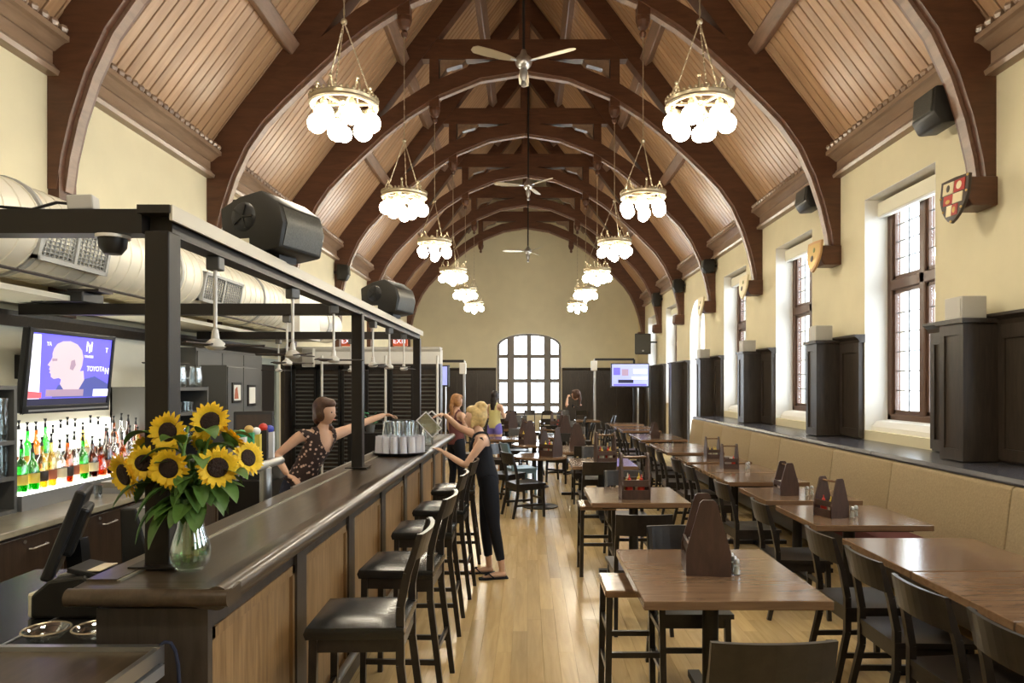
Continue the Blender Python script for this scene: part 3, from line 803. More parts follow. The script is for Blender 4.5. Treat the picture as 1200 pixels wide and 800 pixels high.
# ---- grey boxes standing on the pier caps
for k, lab in ((0, 'light grey box on the wainscot pier beside the first side window'), (1, 'light grey box on the wainscot pier beside the second side window'), (2, 'light grey box on the wainscot pier beside the third side window'), (3, 'light grey box on the wainscot pier beside the arched doorway')):
    y = Y1 + k * BAY
    o = thing('junction_box', lab, 'box', (3.93, y - .1, WH + .02))
    MB().box(-.1, .12, -.13, .13, 0, .2).build('body', 'grey_box', o, bevel=.008)
    MB().box(-.105, -.1, -.11, .11, .02, .18).build('front_plate', 'grey_box', o)
# ---- television on a pole at the far end, pipe frames
def tv_far():
    u = .0262; a, b = W(714, 454, u), W(758, 426, u)
    t = thing('television', 'wall television with a pale blue sports picture on a silver pole', 'television', ((a.x + b.x) / 2, a.y - .4, 0))
    hw = (b.x - a.x) / 2
    MB().box(-hw, hw, -.03, .04, a.z, b.z).build('casing', 'black_plastic', t, bevel=.01)
    sc = MB().box(-hw + .03, hw - .03, -.034, -.03, a.z + .05, b.z - .03).build('screen', 'screen_pale', t)
    for (x0, x1, z0, z1, mt) in ((-.36, .1, .14, .24, 'screen_dark'), (-.5, -.3, .38, .6, 'screen_blue'), (-.25, -.05, .36, .56, 'screen_shade'), (.1, .5, .42, .56, 'screen_white'), (.05, .52, .25, .33, 'screen_white'), (-.5, .5, .06, .11, 'screen_blue')):
        MB().box(x0, x1, -.036, -.034, a.z + z0, a.z + z1).build('picture_patch', mt, sc)
    MB().tube([(.25, .08, 0), (.25, .08, b.z - .1)], .03, 10).build('pole', 'steel', t)
    MB().box(.1, .4, .0, .16, 0, .03).build('foot_plate', 'steel', t)
    MB().box(.15, .35, .04, .1, a.z + .2, b.z - .2).build('mount', 'black_metal', t)
tv_far()
def pipe_frame(px0, px1, py, u, lab):
    a, b = W(px0, py, u), W(px1, py, u)
    t = thing('pipe_frame', lab, 'frame', (a.x, a.y, 0)); d = b.x - a.x
    right = px0 > 618
    xs = (0, d)
    MB().bar((0, 0, a.z), (d, 0, a.z), .07, .07).build('top_rail', 'black_metal', t)
    for i, xx in enumerate(xs):
        MB().bar((xx, 0, 0), (xx, 0, a.z), .06, .06, (0, 1, 0)).build('upright', 'steel' if (i == 0) == right else 'black_metal', t)
    xx = 0 if right else d
    MB().box(xx - .12, xx + .06, -.15, .0, a.z - .35, a.z - .05).build('light_box', 'white_metal', t, bevel=.02)
def tv_side():
    u = .0205; a, b = W(508, 453, u), W(524, 428, u)
    t = thing('television', 'small television turned aside before the pipe frame beyond the bar', 'television', ((a.x + b.x) / 2, a.y, 0), -.7)
    MB().box(-.3, .3, -.03, .03, a.z, b.z).build('casing', 'black_plastic', t, bevel=.01)
    sc = MB().box(-.27, .27, -.034, -.03, a.z + .04, b.z - .03).build('screen', 'screen_pale', t)
    MB().box(-.2, .05, -.036, -.034, a.z + .12, a.z + .3).build('picture_patch', 'screen_blue', sc)
    MB().tube([(.1, .07, 0), (.1, .07, b.z - .1)], .025, 10).build('pole', 'steel', t); MB().box(-.1, .3, -.1, .2, 0, .025).build('foot_plate', 'steel', t)
tv_side()
pipe_frame(697, 743, 421, .0262, 'black pipe frame with a silver upright around the far television')
pipe_frame(500, 544, 423, .0230, 'black pipe frame with a silver upright beyond the bar end')
# ================================================================== the bar
BX0, BX1 = -1.52, -0.99          # bar top back and front edge
BH = 1.12; BYA, BYB = 2.32, 9.6
bar = thing('bar_counter', 'long dark wooden bar counter with oak front panels', 'bar counter', (0, 0, 0))
MB().box(-1.44, -1.115, BYA + .07, BYB - .1, 0, BH - .07).build('body', 'bar_dark', bar)
# top: slab, raised back strip, rounded rail along the front and the near end
MB().prism([(BX0, BH - .06), (BX0, BH - .004), (BX1 - .06, BH - .004), (BX1 - .06, BH - .06)], 'y', BYA + .03, BYB).build('top_slab', 'bar_top_wood', bar)
def rail_prof(x, s=1):
    return [(x - .12, BH - .06), (x - .12, BH - .002)] + [(x - .04 + .04 * math.cos(a), BH - .03 + .04 * math.sin(a)) for a in [PI * .72 - i * PI * 1.25 / 12 for i in range(13)]]
MB().prism(rail_prof(BX1), 'y', BYA, BYB + .02).build('front_rail', 'bar_top_wood', bar, smooth=True)
MB().prism([(BYA + .10, BH - .06), (BYA + .10, BH - .002)] + [(BYA + .01 - .030 * math.cos(a), BH - .030 + .030 * math.sin(a)) for a in [PI * .72 - i * PI * 1.25 / 12 for i in range(13)]], 'x', BX0 - .01, BX1 - .0).build('end_rail', 'bar_top_wood', bar, smooth=True)
MB().box(BX0 - .005, BX0 + .10, BYA + .1, BYB, BH - .005, BH + .006).build('back_strip', 'bar_top_wood', bar)
MB().box(BX0 + .10, BX0 + .112, BYA + .1, BYB, BH - .004, BH + .003).build('inlay_strip', 'backbar_top', bar)
# front: plinth, stiles, oak panels
MB().box(-1.13, -1.075, BYA + .07, BYB - .1, 0, .12).build('plinth', 'bar_dark', bar)
MB().box(-1.13, -1.09, BYA + .07, BYB - .1, BH - .17, BH - .065).build('frieze_rail', 'bar_dark', bar)
ys = [BYA + .07, BYA + .1, 3.33, 4.28, 5.23, 6.18, 7.13, 8.08, 9.0, BYB - .1]
for i in range(2, len(ys) - 1):
    MB().box(-1.13, -1.072, ys[i] - .07, ys[i] + .07, .12, BH - .065).build('stile', 'bar_dark', bar)
for i in range(1, len(ys) - 2):
    a, b = (ys[i] + .07 if i > 1 else ys[1] - .02), ys[i + 1] - .07
    MB().box(-1.13, -1.098, a, b, .12, BH - .17).build('panel', 'oak_panel', bar)
    m = MB(); t_ = .03
    for q in ((a, a + t_, .12, BH - .16), (b - t_, b, .12, BH - .16), (a, b, BH - .2, BH - .16), (a, b, .12, .16)): m.box(-1.1, -1.083, *q)
    m.build('panel_moulding', 'oak_panel', bar)
MB().box(-1.46, -1.1, BYA + .05, BYA + .09, 0, BH - .08).build('end_panel', 'bar_dark', bar)
MB().box(-1.105, -1.08, BYA + .045, BYA + .08, 0, BH - .08).build('corner_post', 'bar_dark', bar)
# brass-less foot rail
fr_ = MB(); fr_.tube([(-1.03, BYA + .5, .2), (-1.03, BYB - .4, .2)], .022, 10)
for q in ys[2:-1]: fr_.bar((-1.09, q, .2), (-1.03, q, .2), .025, .025)
fr_.build('foot_rail', 'steel', bar, smooth=True)

# ---- steel frame standing on the bar top
fs = thing('overhead_frame', 'dark steel post and beam frame rising from the bar top', 'frame', (0, 0, 0))
FXp = -1.375; ZT = 2.46
PY = [2.64, 5.68, 8.72]
for y, w_ in zip(PY, (.092, .088, .088)):
    MB().box(FXp - w_ / 2, FXp + w_ / 2, y - w_ / 2, y + w_ / 2, BH + .004, ZT - .09).build('post', 'frame_steel', fs, bevel=.006)
    MB().box(FXp - .085, FXp + .085, y - .085, y + .085, BH + .004, BH + .012).build('base_plate', 'frame_steel', fs)
m = MB(); m.box(FXp - .06, FXp + .06, PY[0] - .07, PY[2] + .08, ZT - .03, ZT)
m.box(FXp - .05, FXp + .035, PY[0], PY[2], ZT - .10, ZT - .03)
m.build('long_beam', 'frame_steel', fs)
MB().box(FXp + .055, FXp + .066, PY[0] - .06, PY[2] + .08, ZT - .055, ZT + .002).build('light_fascia', 'frame_cream', fs)
for i, y in enumerate(PY):
    MB().box(-4.1 if i else -4.2, FXp - .055, y - .045, y + .045, ZT - .10, ZT - .01).build('cross_beam', 'frame_steel', fs)
# ---- small rod hung fans
def make_spot():
    t = thing('rod_fan', 'small white fan on a thin rod under the bar frame', 'fan')
    MB().box(-.03, .03, -.03, .03, .31, .369).build('mount_block', 'grey_cabinet', t, bevel=.006)
    MB().tube([(0, 0, .02), (0, 0, .32)], .009, 8).build('rod', 'white_metal', t)
    MB().lathe([(.0, -.04), (.03, -.038), (.045, -.025), (.04, -.008), (.018, .01), (.013, .05), (0, .055)], 12).build('motor', 'white_metal', t, smooth=True)
    for i in range(3):
        a = 2 * PI * i / 3 + .3
        MB().cbox((.12 * math.cos(a), .12 * math.sin(a), -.018), (.17, .035, .006), rot3(.2, 0, a)).build('blade', 'dark_iron', t)
    return t
place_spot = Placer(make_spot())
for i, u in enumerate((.00376, .005, .00606, .0076, .0085, .0095)): place_spot((FXp, u * F, ZT - .47), i, 'small white fan under the long bar beam, %s from the sunflower post' % ORD[i], 'rod fans under the long bar beam')
for i, (x, y) in enumerate(((-1.95, PY[1]), (-2.9, PY[1]), (-2.2, PY[2]), (-3.1, PY[2]))): place_spot((x, y, ZT - .47), i, 'small white fan on a thin rod under a cross beam of the bar frame', 'rod fans under the cross beams')

# ---- loudspeakers on the frame
def beam_speaker(lab, y, sc):
    t = thing('beam_speaker', lab, 'speaker', (FXp, y, ZT), -.32); t.scale = (sc,) * 3
    MB().prism([(-.22, .04), (-.235, .30), (-.10, .36), (.05, .385), (.17, .30), (.20, .19), (.17, .05), (.03, .03)], 'y', -.2, .2).build('cabinet', 'speaker_shell', t, smooth=True, bevel=.014, bseg=2)
    MB().prism([(.10, .345), (.178, .285), (.207, .19), (.178, .07), (.16, .07), (.19, .19), (.16, .28), (.09, .33)], 'y', -.17, .17).build('grille', 'speaker_grille', t, smooth=True)
    MB().lathe([(0, -.010), (.04, -.012), (.075, -.008), (.085, 0), (.085, .01)], 18, (-.07, -.2, .24), 'y').build('side_vent', 'black_plastic', t, smooth=True)
    v = MB()
    for i in range(5):
        a = 2 * PI * i / 5; v.bar((-.07, -.212, .24), (-.07 + .07 * math.cos(a), -.212, .24 + .07 * math.sin(a)), .012, .01)
    v.build('vent_spokes', 'speaker_shell', t)
    MB().box(-.12, -.03, -.203, -.2, .075, .115).build('maker_plate', 'cream_plastic', t)
    MB().box(-.10, .08, -.08, .08, .0, .045).build('mount', 'black_metal', t)
beam_speaker('big black loudspeaker standing on the bar frame near the tall flower post', .00468 * F, .92)
beam_speaker('black loudspeaker standing at the far end of the bar frame', .00855 * F, .95)
# dark dome camera below the near beam, boxes and cables on top
dc = thing('dome_camera', 'black dome camera below the near bar frame beam', 'camera', (W(147, 0, .00332).x, PY[0], ZT - .10))
MB().lathe([(0, -.075), (.03, -.07), (.048, -.045), (.052, 0), (.052, .0)], 16).build('dome', 'black_plastic', dc, smooth=True)
MB().lathe([(.060, -.012), (.060, 0), (.0, 0)], 16).build('collar', 'white_metal', dc, smooth=True)
ab = W(118, 235, .00335)
tb = thing('adapter_box', 'grey adapter box lying on the near bar frame beam', 'box', (ab.x, PY[0], ZT - .01))
MB().cbox((0, 0, .03), (.09, .07, .055), rot3(0, -.08, .2)).build('body', 'grey_box', tb, bevel=.006)
MB().tube([(-.05, 0, .03), (-.1, .0, .035), (-.2, .01, .012), (-.35, -.01, .02), (-.6, .01, .01)], .006, 6).build('cable', 'black_plastic', tb)
# ---- spiral duct with registers along the left wall
du = thing('air_duct', 'large cream spiral air duct along the wall above the bar', 'duct', (0, 0, 0))
DX, DZ, DR = -3.80, 2.93, .345
m = MB(); y = 1.5; prof = []
while y < 10.2:
    prof += [(DR, y), (DR, y + .145), (DR + .008, y + .15), (DR + .008, y + .16)]; y += .165
m.lathe([(0, 1.5)] + prof + [(0, 10.2)], 28, (DX, 0, DZ), 'y')
m.build('spiral_pipe', 'duct_metal', du, smooth=True)
for (a, b, nm) in ((.00605, .00705, 0), (.0091, .0103, 1), (.0035, .0047, 2)):
    y0, y1 = a * F, b * F; r = rot3(0, math.radians(18), 0)
    reg = MB(); cy = (y0 + y1) / 2; L = y1 - y0; X_ = DX + DR * math.cos(.31); Z_ = DZ - DR * .1
    q = lambda p: Vector((DX, cy, DZ - .02)) + rot3(0, .18, 0) @ Vector(p)
    g = MB(); gx = DR + .012
    for (ya, yb, za, zb) in ((-L / 2, L / 2, .13, .16), (-L / 2, L / 2, -.16, -.13), (-L / 2, -L / 2 + .03, -.16, .16), (L / 2 - .03, L / 2, -.16, .16), (-.015, .015, -.14, .14)):
        g.cbox(q((gx - .03, (ya + yb) / 2, (za + zb) / 2)), (.07, yb - ya, zb - za), rot3(0, .18, 0))
    fr2 = g.build('register_frame', 'grille_grey', du)
    lv = MB()
    for i in range(9): lv.cbox(q((gx - .02, 0, -.12 + i * .03)), (.03, L - .05, .006), rot3(0, .6, 0))
    for i in range(int(L / .05)): lv.cbox(q((gx - .012, -L / 2 + .03 + i * .05, 0)), (.012, .006, .26), rot3(0, .18, 0))
    lv.build('register_louvres', 'grille_grey', fr2)['kind'] = 'stuff'
    MB().cbox(q((gx - .06, 0, 0)), (.01, L - .03, .3), rot3(0, .18, 0)).build('register_back', 'dark_iron', fr2)
for y in (3.2, 5.0, 7.0, 9.2):
    m = MB(); m.lathe([(DR + .008, -.02), (DR + .02, -.02), (DR + .02, .02), (DR + .008, .02)], 28, (DX, y, DZ), 'y'); m.bar((DX - .34, y, DZ), (XL + .005, y, DZ), .06, .04); m.build('duct_strap', 'grille_grey', du)
# cream soffit ledge and thin conduit below the duct
sf = struct(MB().prism([(XL, 2.46), (-3.62, 2.46), (-3.62, 2.50), (XL, 2.54)], 'y', 1.5, 10.3).build('trim_20', 'bar_wall'))
MB().tube([(-3.50, 1.6, 2.585), (-3.50, 10.2, 2.585)], .012, 8).build('conduit', 'dark_iron', du, smooth=True)
du2 = thing('duct_box', 'white boxed duct end beyond the spiral duct above the bar', 'duct', (-3.75, 10.75, 2.48))
MB().box(-.42, .42, -.5, .5, 0, .75).build('body', 'white_metal', du2, bevel=.01)
MB().lathe([(.30, .5), (.30, 2.3), (.26, 2.32), (0, 2.32)], 20, (0, 0, .38), 'y').build('outlet_pipe', 'duct_metal', du2, smooth=True)
MB().lathe([(.305, 1.4), (.315, 1.4), (.315, 1.6), (.305, 1.6)], 20, (0, 0, .38), 'y').build('outlet_register', 'grille_grey', du2)

# ---- back bar: pale wall boarding, dark rail, counter, cabinets
bw = struct(MB().box(XL, XL + .03, 1.5, 8.25, .85, 2.30).build('trim_21', 'bar_wall'))
MB().prism([(XL, 2.28), (XL + .07, 2.28), (XL + .13, 2.36), (XL + .13, 2.40), (XL, 2.40)], 'y', 1.5, 12.1).build('cap_rail', 'wainscot_wood', bw)
CX = -3.30; CZ = .86; CY0, CY1 = 2.6, 8.3
ct = tag(MB().box(XL + .005, CX, CY0, CY1, CZ - .045, CZ).build('back_counter_top', 'backbar_top', bevel=.008), 'tan stone worktop running along the back bar', 'worktop')
n = 7; dy = (CY1 - CY0) / n
for i in range(n):
    a = CY0 + i * dy
    cb = thing('back_bar_cabinet', 'dark brown base cabinet with steel handle, %s from the tall grey cabinet' % ORD[6 - i], 'cabinet', (CX - .05, a, 0), 0, 'base cabinets of the back bar')
    MB().box(XL - CX + .06, 0, .003, dy - .003, .06, CZ - .046).build('body', 'backbar_wood', cb)
    d = MB().box(.0, .02, .012, dy - .012, .08, CZ - .07).build('door', 'backbar_wood', cb, bevel=.004)
    h = MB(); h.tube([(.02, dy * .55, .70), (.045, dy * .56, .70), (.045, dy * .74, .705), (.02, dy * .75, .705)], .006, 6); h.build('handle', 'steel', d, smooth=True)
    MB().lathe([(.012, .0), (.012, .006), (0, .006)], 10, (.02, dy * .5, .755), 'x').build('lock', 'steel', d)
# lit bottle shelf
LX = -3.72
ls = thing('bottle_shelf', 'backlit two step bottle shelf glowing white on the back bar', 'shelf', (0, 0, 0))
LY0, LY1 = .00628 * F, .0087 * F
MB().box(XL + .03, LX, LY0, LY1, CZ + .0, .975).build('base', 'brushed_steel', ls)
MB().box(XL + .03, LX, LY0, LY1, .975, .99).build('lower_step', 'backlight', ls)
MB().box(XL + .03, LX - .17, LY0, LY1, .99, 1.10).build('upper_step', 'backlight', ls)
MB().box(XL + .032, XL + .05, LY0, LY1, 1.10, 1.46).build('back_glow_panel', 'backlight', ls)
# bottles
def bottle_me(kind):
    m = MB()
    if kind == 0: m.lathe([(0, 0), (.037, 0), (.038, .01), (.038, .17), (.03, .20), (.014, .225), (.013, .29), (.015, .295), (0, .295)], 12)
    elif kind == 1: m.lathe([(0, 0), (.042, 0), (.043, .01), (.043, .13), (.036, .17), (.015, .21), (.014, .26), (0, .262)], 12)
    elif kind == 2: m.lathe([(0, 0), (.033, 0), (.034, .19), (.02, .235), (.012, .25), (.012, .31), (0, .312)], 12)
    else: m.lathe([(0, 0), (.05, 0), (.052, .02), (.048, .1), (.02, .16), (.016, .22), (.02, .23), (0, .232)], 12)
    return m
bcol = ['green_glass', 'green_glass', 'yellow_glass', 'amber_glass', 'clear_glass', 'clear_glass', 'yellow_glass', 'green_glass', 'brown_glass', 'clear_glass', 'amber_glass', 'clear_glass', 'brown_glass']
words = {'green_glass': 'green', 'yellow_glass': 'yellow', 'amber_glass': 'amber', 'clear_glass': 'clear', 'brown_glass': 'dark brown'}
bmesh_cache = {}
def bottle(loc, kind, col, step):
    key = (kind, col)
    if key not in bmesh_cache:
        top = {0: .295, 1: .262, 2: .312, 3: .232}[kind]; r = {0: .039, 1: .044, 2: .035, 3: .0}[kind]
        lb = MB().lathe([(r, .05), (r + .001, .052), (r + .001, .115), (r, .117)], 12).mesh('label_band', ['shield_dark', 'shield_cream', 'rust_print', 'yellow_plastic'][kind] if col != 'green_glass' else 'yellow_plastic', True) if r else None
        pr = MB().lathe([(0, top - .005), (.011, top - .004), (.009, top + .02), (.004, top + .035), (.011, top + .055), (.011, top + .06), (0, top + .062)], 8).mesh('pourer', 'black_plastic', True)
        lq = MB().lathe([(0, .008), (.030, .008), (.030, .11 + .02 * kind), (0, .11 + .02 * kind)], 10).mesh('liquor', col, True)
        bmesh_cache[key] = (bottle_me(kind).mesh('glass_body', col, True), lb, pr, lq)
    b, lb, pr, lq = bmesh_cache[key]
    t = thing('liquor_bottle', '%s glass liquor bottle with a pourer on the %s step of the lit shelf' % (words[col], step), 'bottle', loc, random.random() * 6, '%s bottles on the %s shelf step' % (words[col], step))
    t.scale = (1.12, 1.12, 1.12)
    g = link('glass_body', b, t)
    if lb: link('label_band', lb, g)
    link('liquor', lq, t); link('pourer', pr, t)
front = [(25, 0), (38, 1), (49, 2), (60, 6), (70, 9), (79, 3), (87, 4), (97, 7), (108, 8), (117, 10), (126, 12), (134, 11), (143, 3), (152, 4), (161, 2)]
for i, (px, ci) in enumerate(front):
    u = -(LX - .07) / (618 - px); bottle((LX - .07, u * F, .99), [0, 1, 0, 2, 1, 0, 2, 0, 1, 3, 2, 0, 1, 2, 0][i], bcol[ci], 'lower')
back = [(22, 4), (32, 7), (42, 10), (53, 0), (62, 4), (71, 9), (79, 4), (88, 5), (97, 2), (106, 9), (115, 4), (124, 12), (133, 10), (142, 5), (150, 8), (159, 3)]
for i, (px, ci) in enumerate(back):
    u = -(LX - .26) / (618 - px); bottle((LX - .26, u * F, 1.10), [2, 0, 0, 2, 1, 0, 2, 0, 1, 2, 0, 3, 0, 2, 0, 1][i], bcol[ci], 'upper')
# dark open shelf unit at the very left with glasses
su = thing('glass_rack_cabinet', 'dark open shelf cabinet with stacked glasses left of the lit bottles', 'cabinet', (0, LY0 - .02, CZ))
for (a, b, c, d) in ((XL + .03, -3.74, -1.1, -1.07), (XL + .03, -3.74, -.03, 0)): MB().box(a, b, c, d, 0, .93).build('side_panel', 'grey_cabinet', su)
MB().box(XL + .03, XL + .05, -1.1, 0, 0, .93).build('back_panel', 'backbar_wood', su)
for z in (0.0, .24, .50, .90): MB().box(XL + .05, -3.74, -1.07, -.03, z, z + .03).build('shelf', 'grey_cabinet', su)
gme = MB().lathe([(0, 0), (.028, 0), (.036, .11), (.033, .11), (.026, .008), (0, .006)], 12).mesh('drinking_glass', 'clear_glass', True)
for z in (.27, .53):
    for i in range(4):
        for j in range(3):
            tag(link('drinking_glass', gme, None, (-3.79 - .085 * (i % 2), LY0 - .09 - .09 * i, CZ + z + j * .1)), 'clear tumbler stacked in the dark open shelf cabinet', 'glass', 'tumblers in the open shelf cabinet')
# television over the bottles: interview before a blue sponsor wall
def bar_tv():
    y0, y1, z0, z1 = .00655 * F, .0079 * F, 1.57, 2.24; X_ = -3.86
    t = thing('television', 'black framed television showing a sports interview above the bottles', 'television', (X_, (y0 + y1) / 2, (z0 + z1) / 2), 0)
    hw, hh = (y1 - y0) / 2, (z1 - z0) / 2
    t.rotation_euler = (0, .10, 0)
    MB().box(-.05, .0, -hw, hw, -hh, hh).build('casing', 'black_plastic', t, bevel=.01)
    b = MB(); tt = .05
    for q in ((-hw, hw, hh - .035, hh), (-hw, hw, -hh, -hh + .06), (-hw, -hw + .04, -hh, hh), (hw - .03, hw, -hh, hh)): b.box(0, .018, *q)
    b.build('bezel', 'black_plastic', t, bevel=.006); MB().box(.016, .02, -hw + .06, hw - .02, -hh + .015, -hh + .03).build('bezel_trim', 'brushed_steel', t)
    sx0, sx1, sz0, sz1 = -hw + .04, hw - .03, -hh + .06, hh - .035; sw, sh = sx1 - sx0, sz1 - sz0
    sc = MB().box(0, .003, sx0, sx1, sz0, sz1).build('screen', 'screen_blue', t)
    def poly(pts, mat, d, nm): MB().prism([(sx0 + a * sw, sz0 + b * sh) for a, b in pts], 'x', .003 + d, .004 + d).build(nm, mat, sc)
    poly([(0, 0), (1, 0), (1, .09), (0, .09)], 'screen_dark', .0, 'ticker_strip')
    poly([(.0, .09), (.14, .09), (.10, .98), (.0, .98)], 'screen_white', .0, 'light_banner')
    poly([(.28, .10), (.34, .28), (.50, .34), (.62, .36), (.80, .42), (1, .30), (1, .10)], 'screen_shirt', .001, 'blue_shirt')
    poly([(.36, .30), (.42, .2), (.5, .16), (.6, .22), (.66, .36), (.64, .5), (.38, .44)], 'screen_face', .002, 'neck')
    head = [(.195, .565), (.225, .545), (.215, .505), (.232, .49), (.222, .46), (.24, .445), (.245, .40), (.28, .37), (.34, .385), (.42, .32), (.55, .36), (.585, .46), (.615, .58), (.62, .70), (.595, .80), (.53, .885), (.44, .925), (.35, .915), (.285, .87), (.25, .80), (.238, .73), (.242, .68), (.228, .63)]
    poly(head, 'screen_face', .003, 'head'); poly([(.24, .66), (.30, .66), (.30, .63), (.245, .62)], 'screen_shade', .0035, 'eye_shade'); poly([(.46, .52), (.50, .5), (.53, .58), (.51, .66), (.47, .64)], 'screen_shade', .004, 'ear')
    poly([(.0, .10), (.16, .10), (.16, .18), (.0, .2)], 'screen_red', .002, 'corner_badge')
    poly([(.2, .12), (.66, .12), (.66, .22), (.2, .22)], 'screen_shade', .005, 'caption_bar')
    poly([(.79, .11), (1, .11), (1, .22), (.79, .22)], 'screen_white', .006, 'score_box')
    R_ = (PI / 2, 0, PI / 2)
    def tx(s_, a, b, size, nm='lettering'): text(s_, size, 'screen_white', sc, (.008, sx0 + a * sw, sz0 + b * sh), R_, nm, True)
    tx('TOYOTA', .80, .53, .062); tx('N', .685, .86, .12, 'team_monogram'); tx('Y', .69, .84, .12, 'team_monogram'); tx('YANKEES', .69, .715, .03); tx('T', .93, .83, .06); tx('N', .96, .5, .08)
    tx('YA', .19, .86, .045)
    MB().box(-.42, -.05, -.1, .1, -.1, .1).build('wall_mount', 'black_metal', t)
bar_tv()
prj = thing('projector', 'black projector on the cross beam above the bar television', 'projector', (-3.72, PY[1], ZT - .01))
MB().box(-.22, .2, -.14, .14, .0, .09).build('body', 'black_plastic', prj, bevel=.012)
MB().lathe([(.04, -.17), (.04, -.13), (.03, -.13)], 12, (-.1, 0, .045), 'y').build('lens', 'steel', prj, smooth=True)
MB().box(.05, .3, -.1, .1, .09, .11).build('shelf_plate', 'dark_iron', prj)
# open cabinet with pitchers behind the flowers
oc = thing('open_cabinet', 'dark grey open shelf cabinet behind the sunflowers holding glasses', 'cabinet', (0, 0, CZ))
OY0, OY1 = 7.16, 8.12; OX = -3.70; OH = .91
MB().box(XL + .03, OX, OY0, OY0 + .03, 0, OH).build('side_panel', 'grey_cabinet', oc); MB().box(XL + .03, OX, OY1 - .03, OY1, 0, OH).build('side_panel', 'grey_cabinet', oc)
MB().box(XL + .03, XL + .05, OY0, OY1, 0, OH).build('back_panel', 'black_wood', oc)
for z in (0.005, .30, .60, OH - .04): MB().box(XL + .05, OX - .002, OY0 + .03, OY1 - .03, z, z + .035).build('shelf', 'grey_cabinet', oc)
for z in (.335, .635):
    for i in range(6): tag(link('drinking_glass', gme, None, (OX - .06 - .1 * (i % 2), OY0 + .12 + .13 * i, CZ + z)), 'clear tumbler inside the grey cabinet behind the sunflowers', 'glass', 'tumblers in the grey cabinet')
pt = thing('glass_pitcher', 'clear glass pitcher standing on the dark grey cabinet', 'pitcher', (0, 0, 0), 0, 'pitchers on the grey cabinet')
MB().lathe([(0, .005), (.06, .0), (.07, .02), (.075, .12), (.06, .2), (.065, .235), (.06, .235), (.055, .2), (.07, .12), (.065, .03), (0, .02)], 16).build('jug', 'clear_glass', pt, smooth=True)
h = MB(); h.tube([(.06, 0, .2), (.11, 0, .19), (.12, 0, .12), (.07, 0, .07)], .009, 6); h.build('handle', 'clear_glass', pt, smooth=True)
place_pitcher = Placer(pt)
for i in range(5): place_pitcher((OX - .1 - .14 * (i % 2), OY0 + .1 + i * .19, CZ + OH), i)
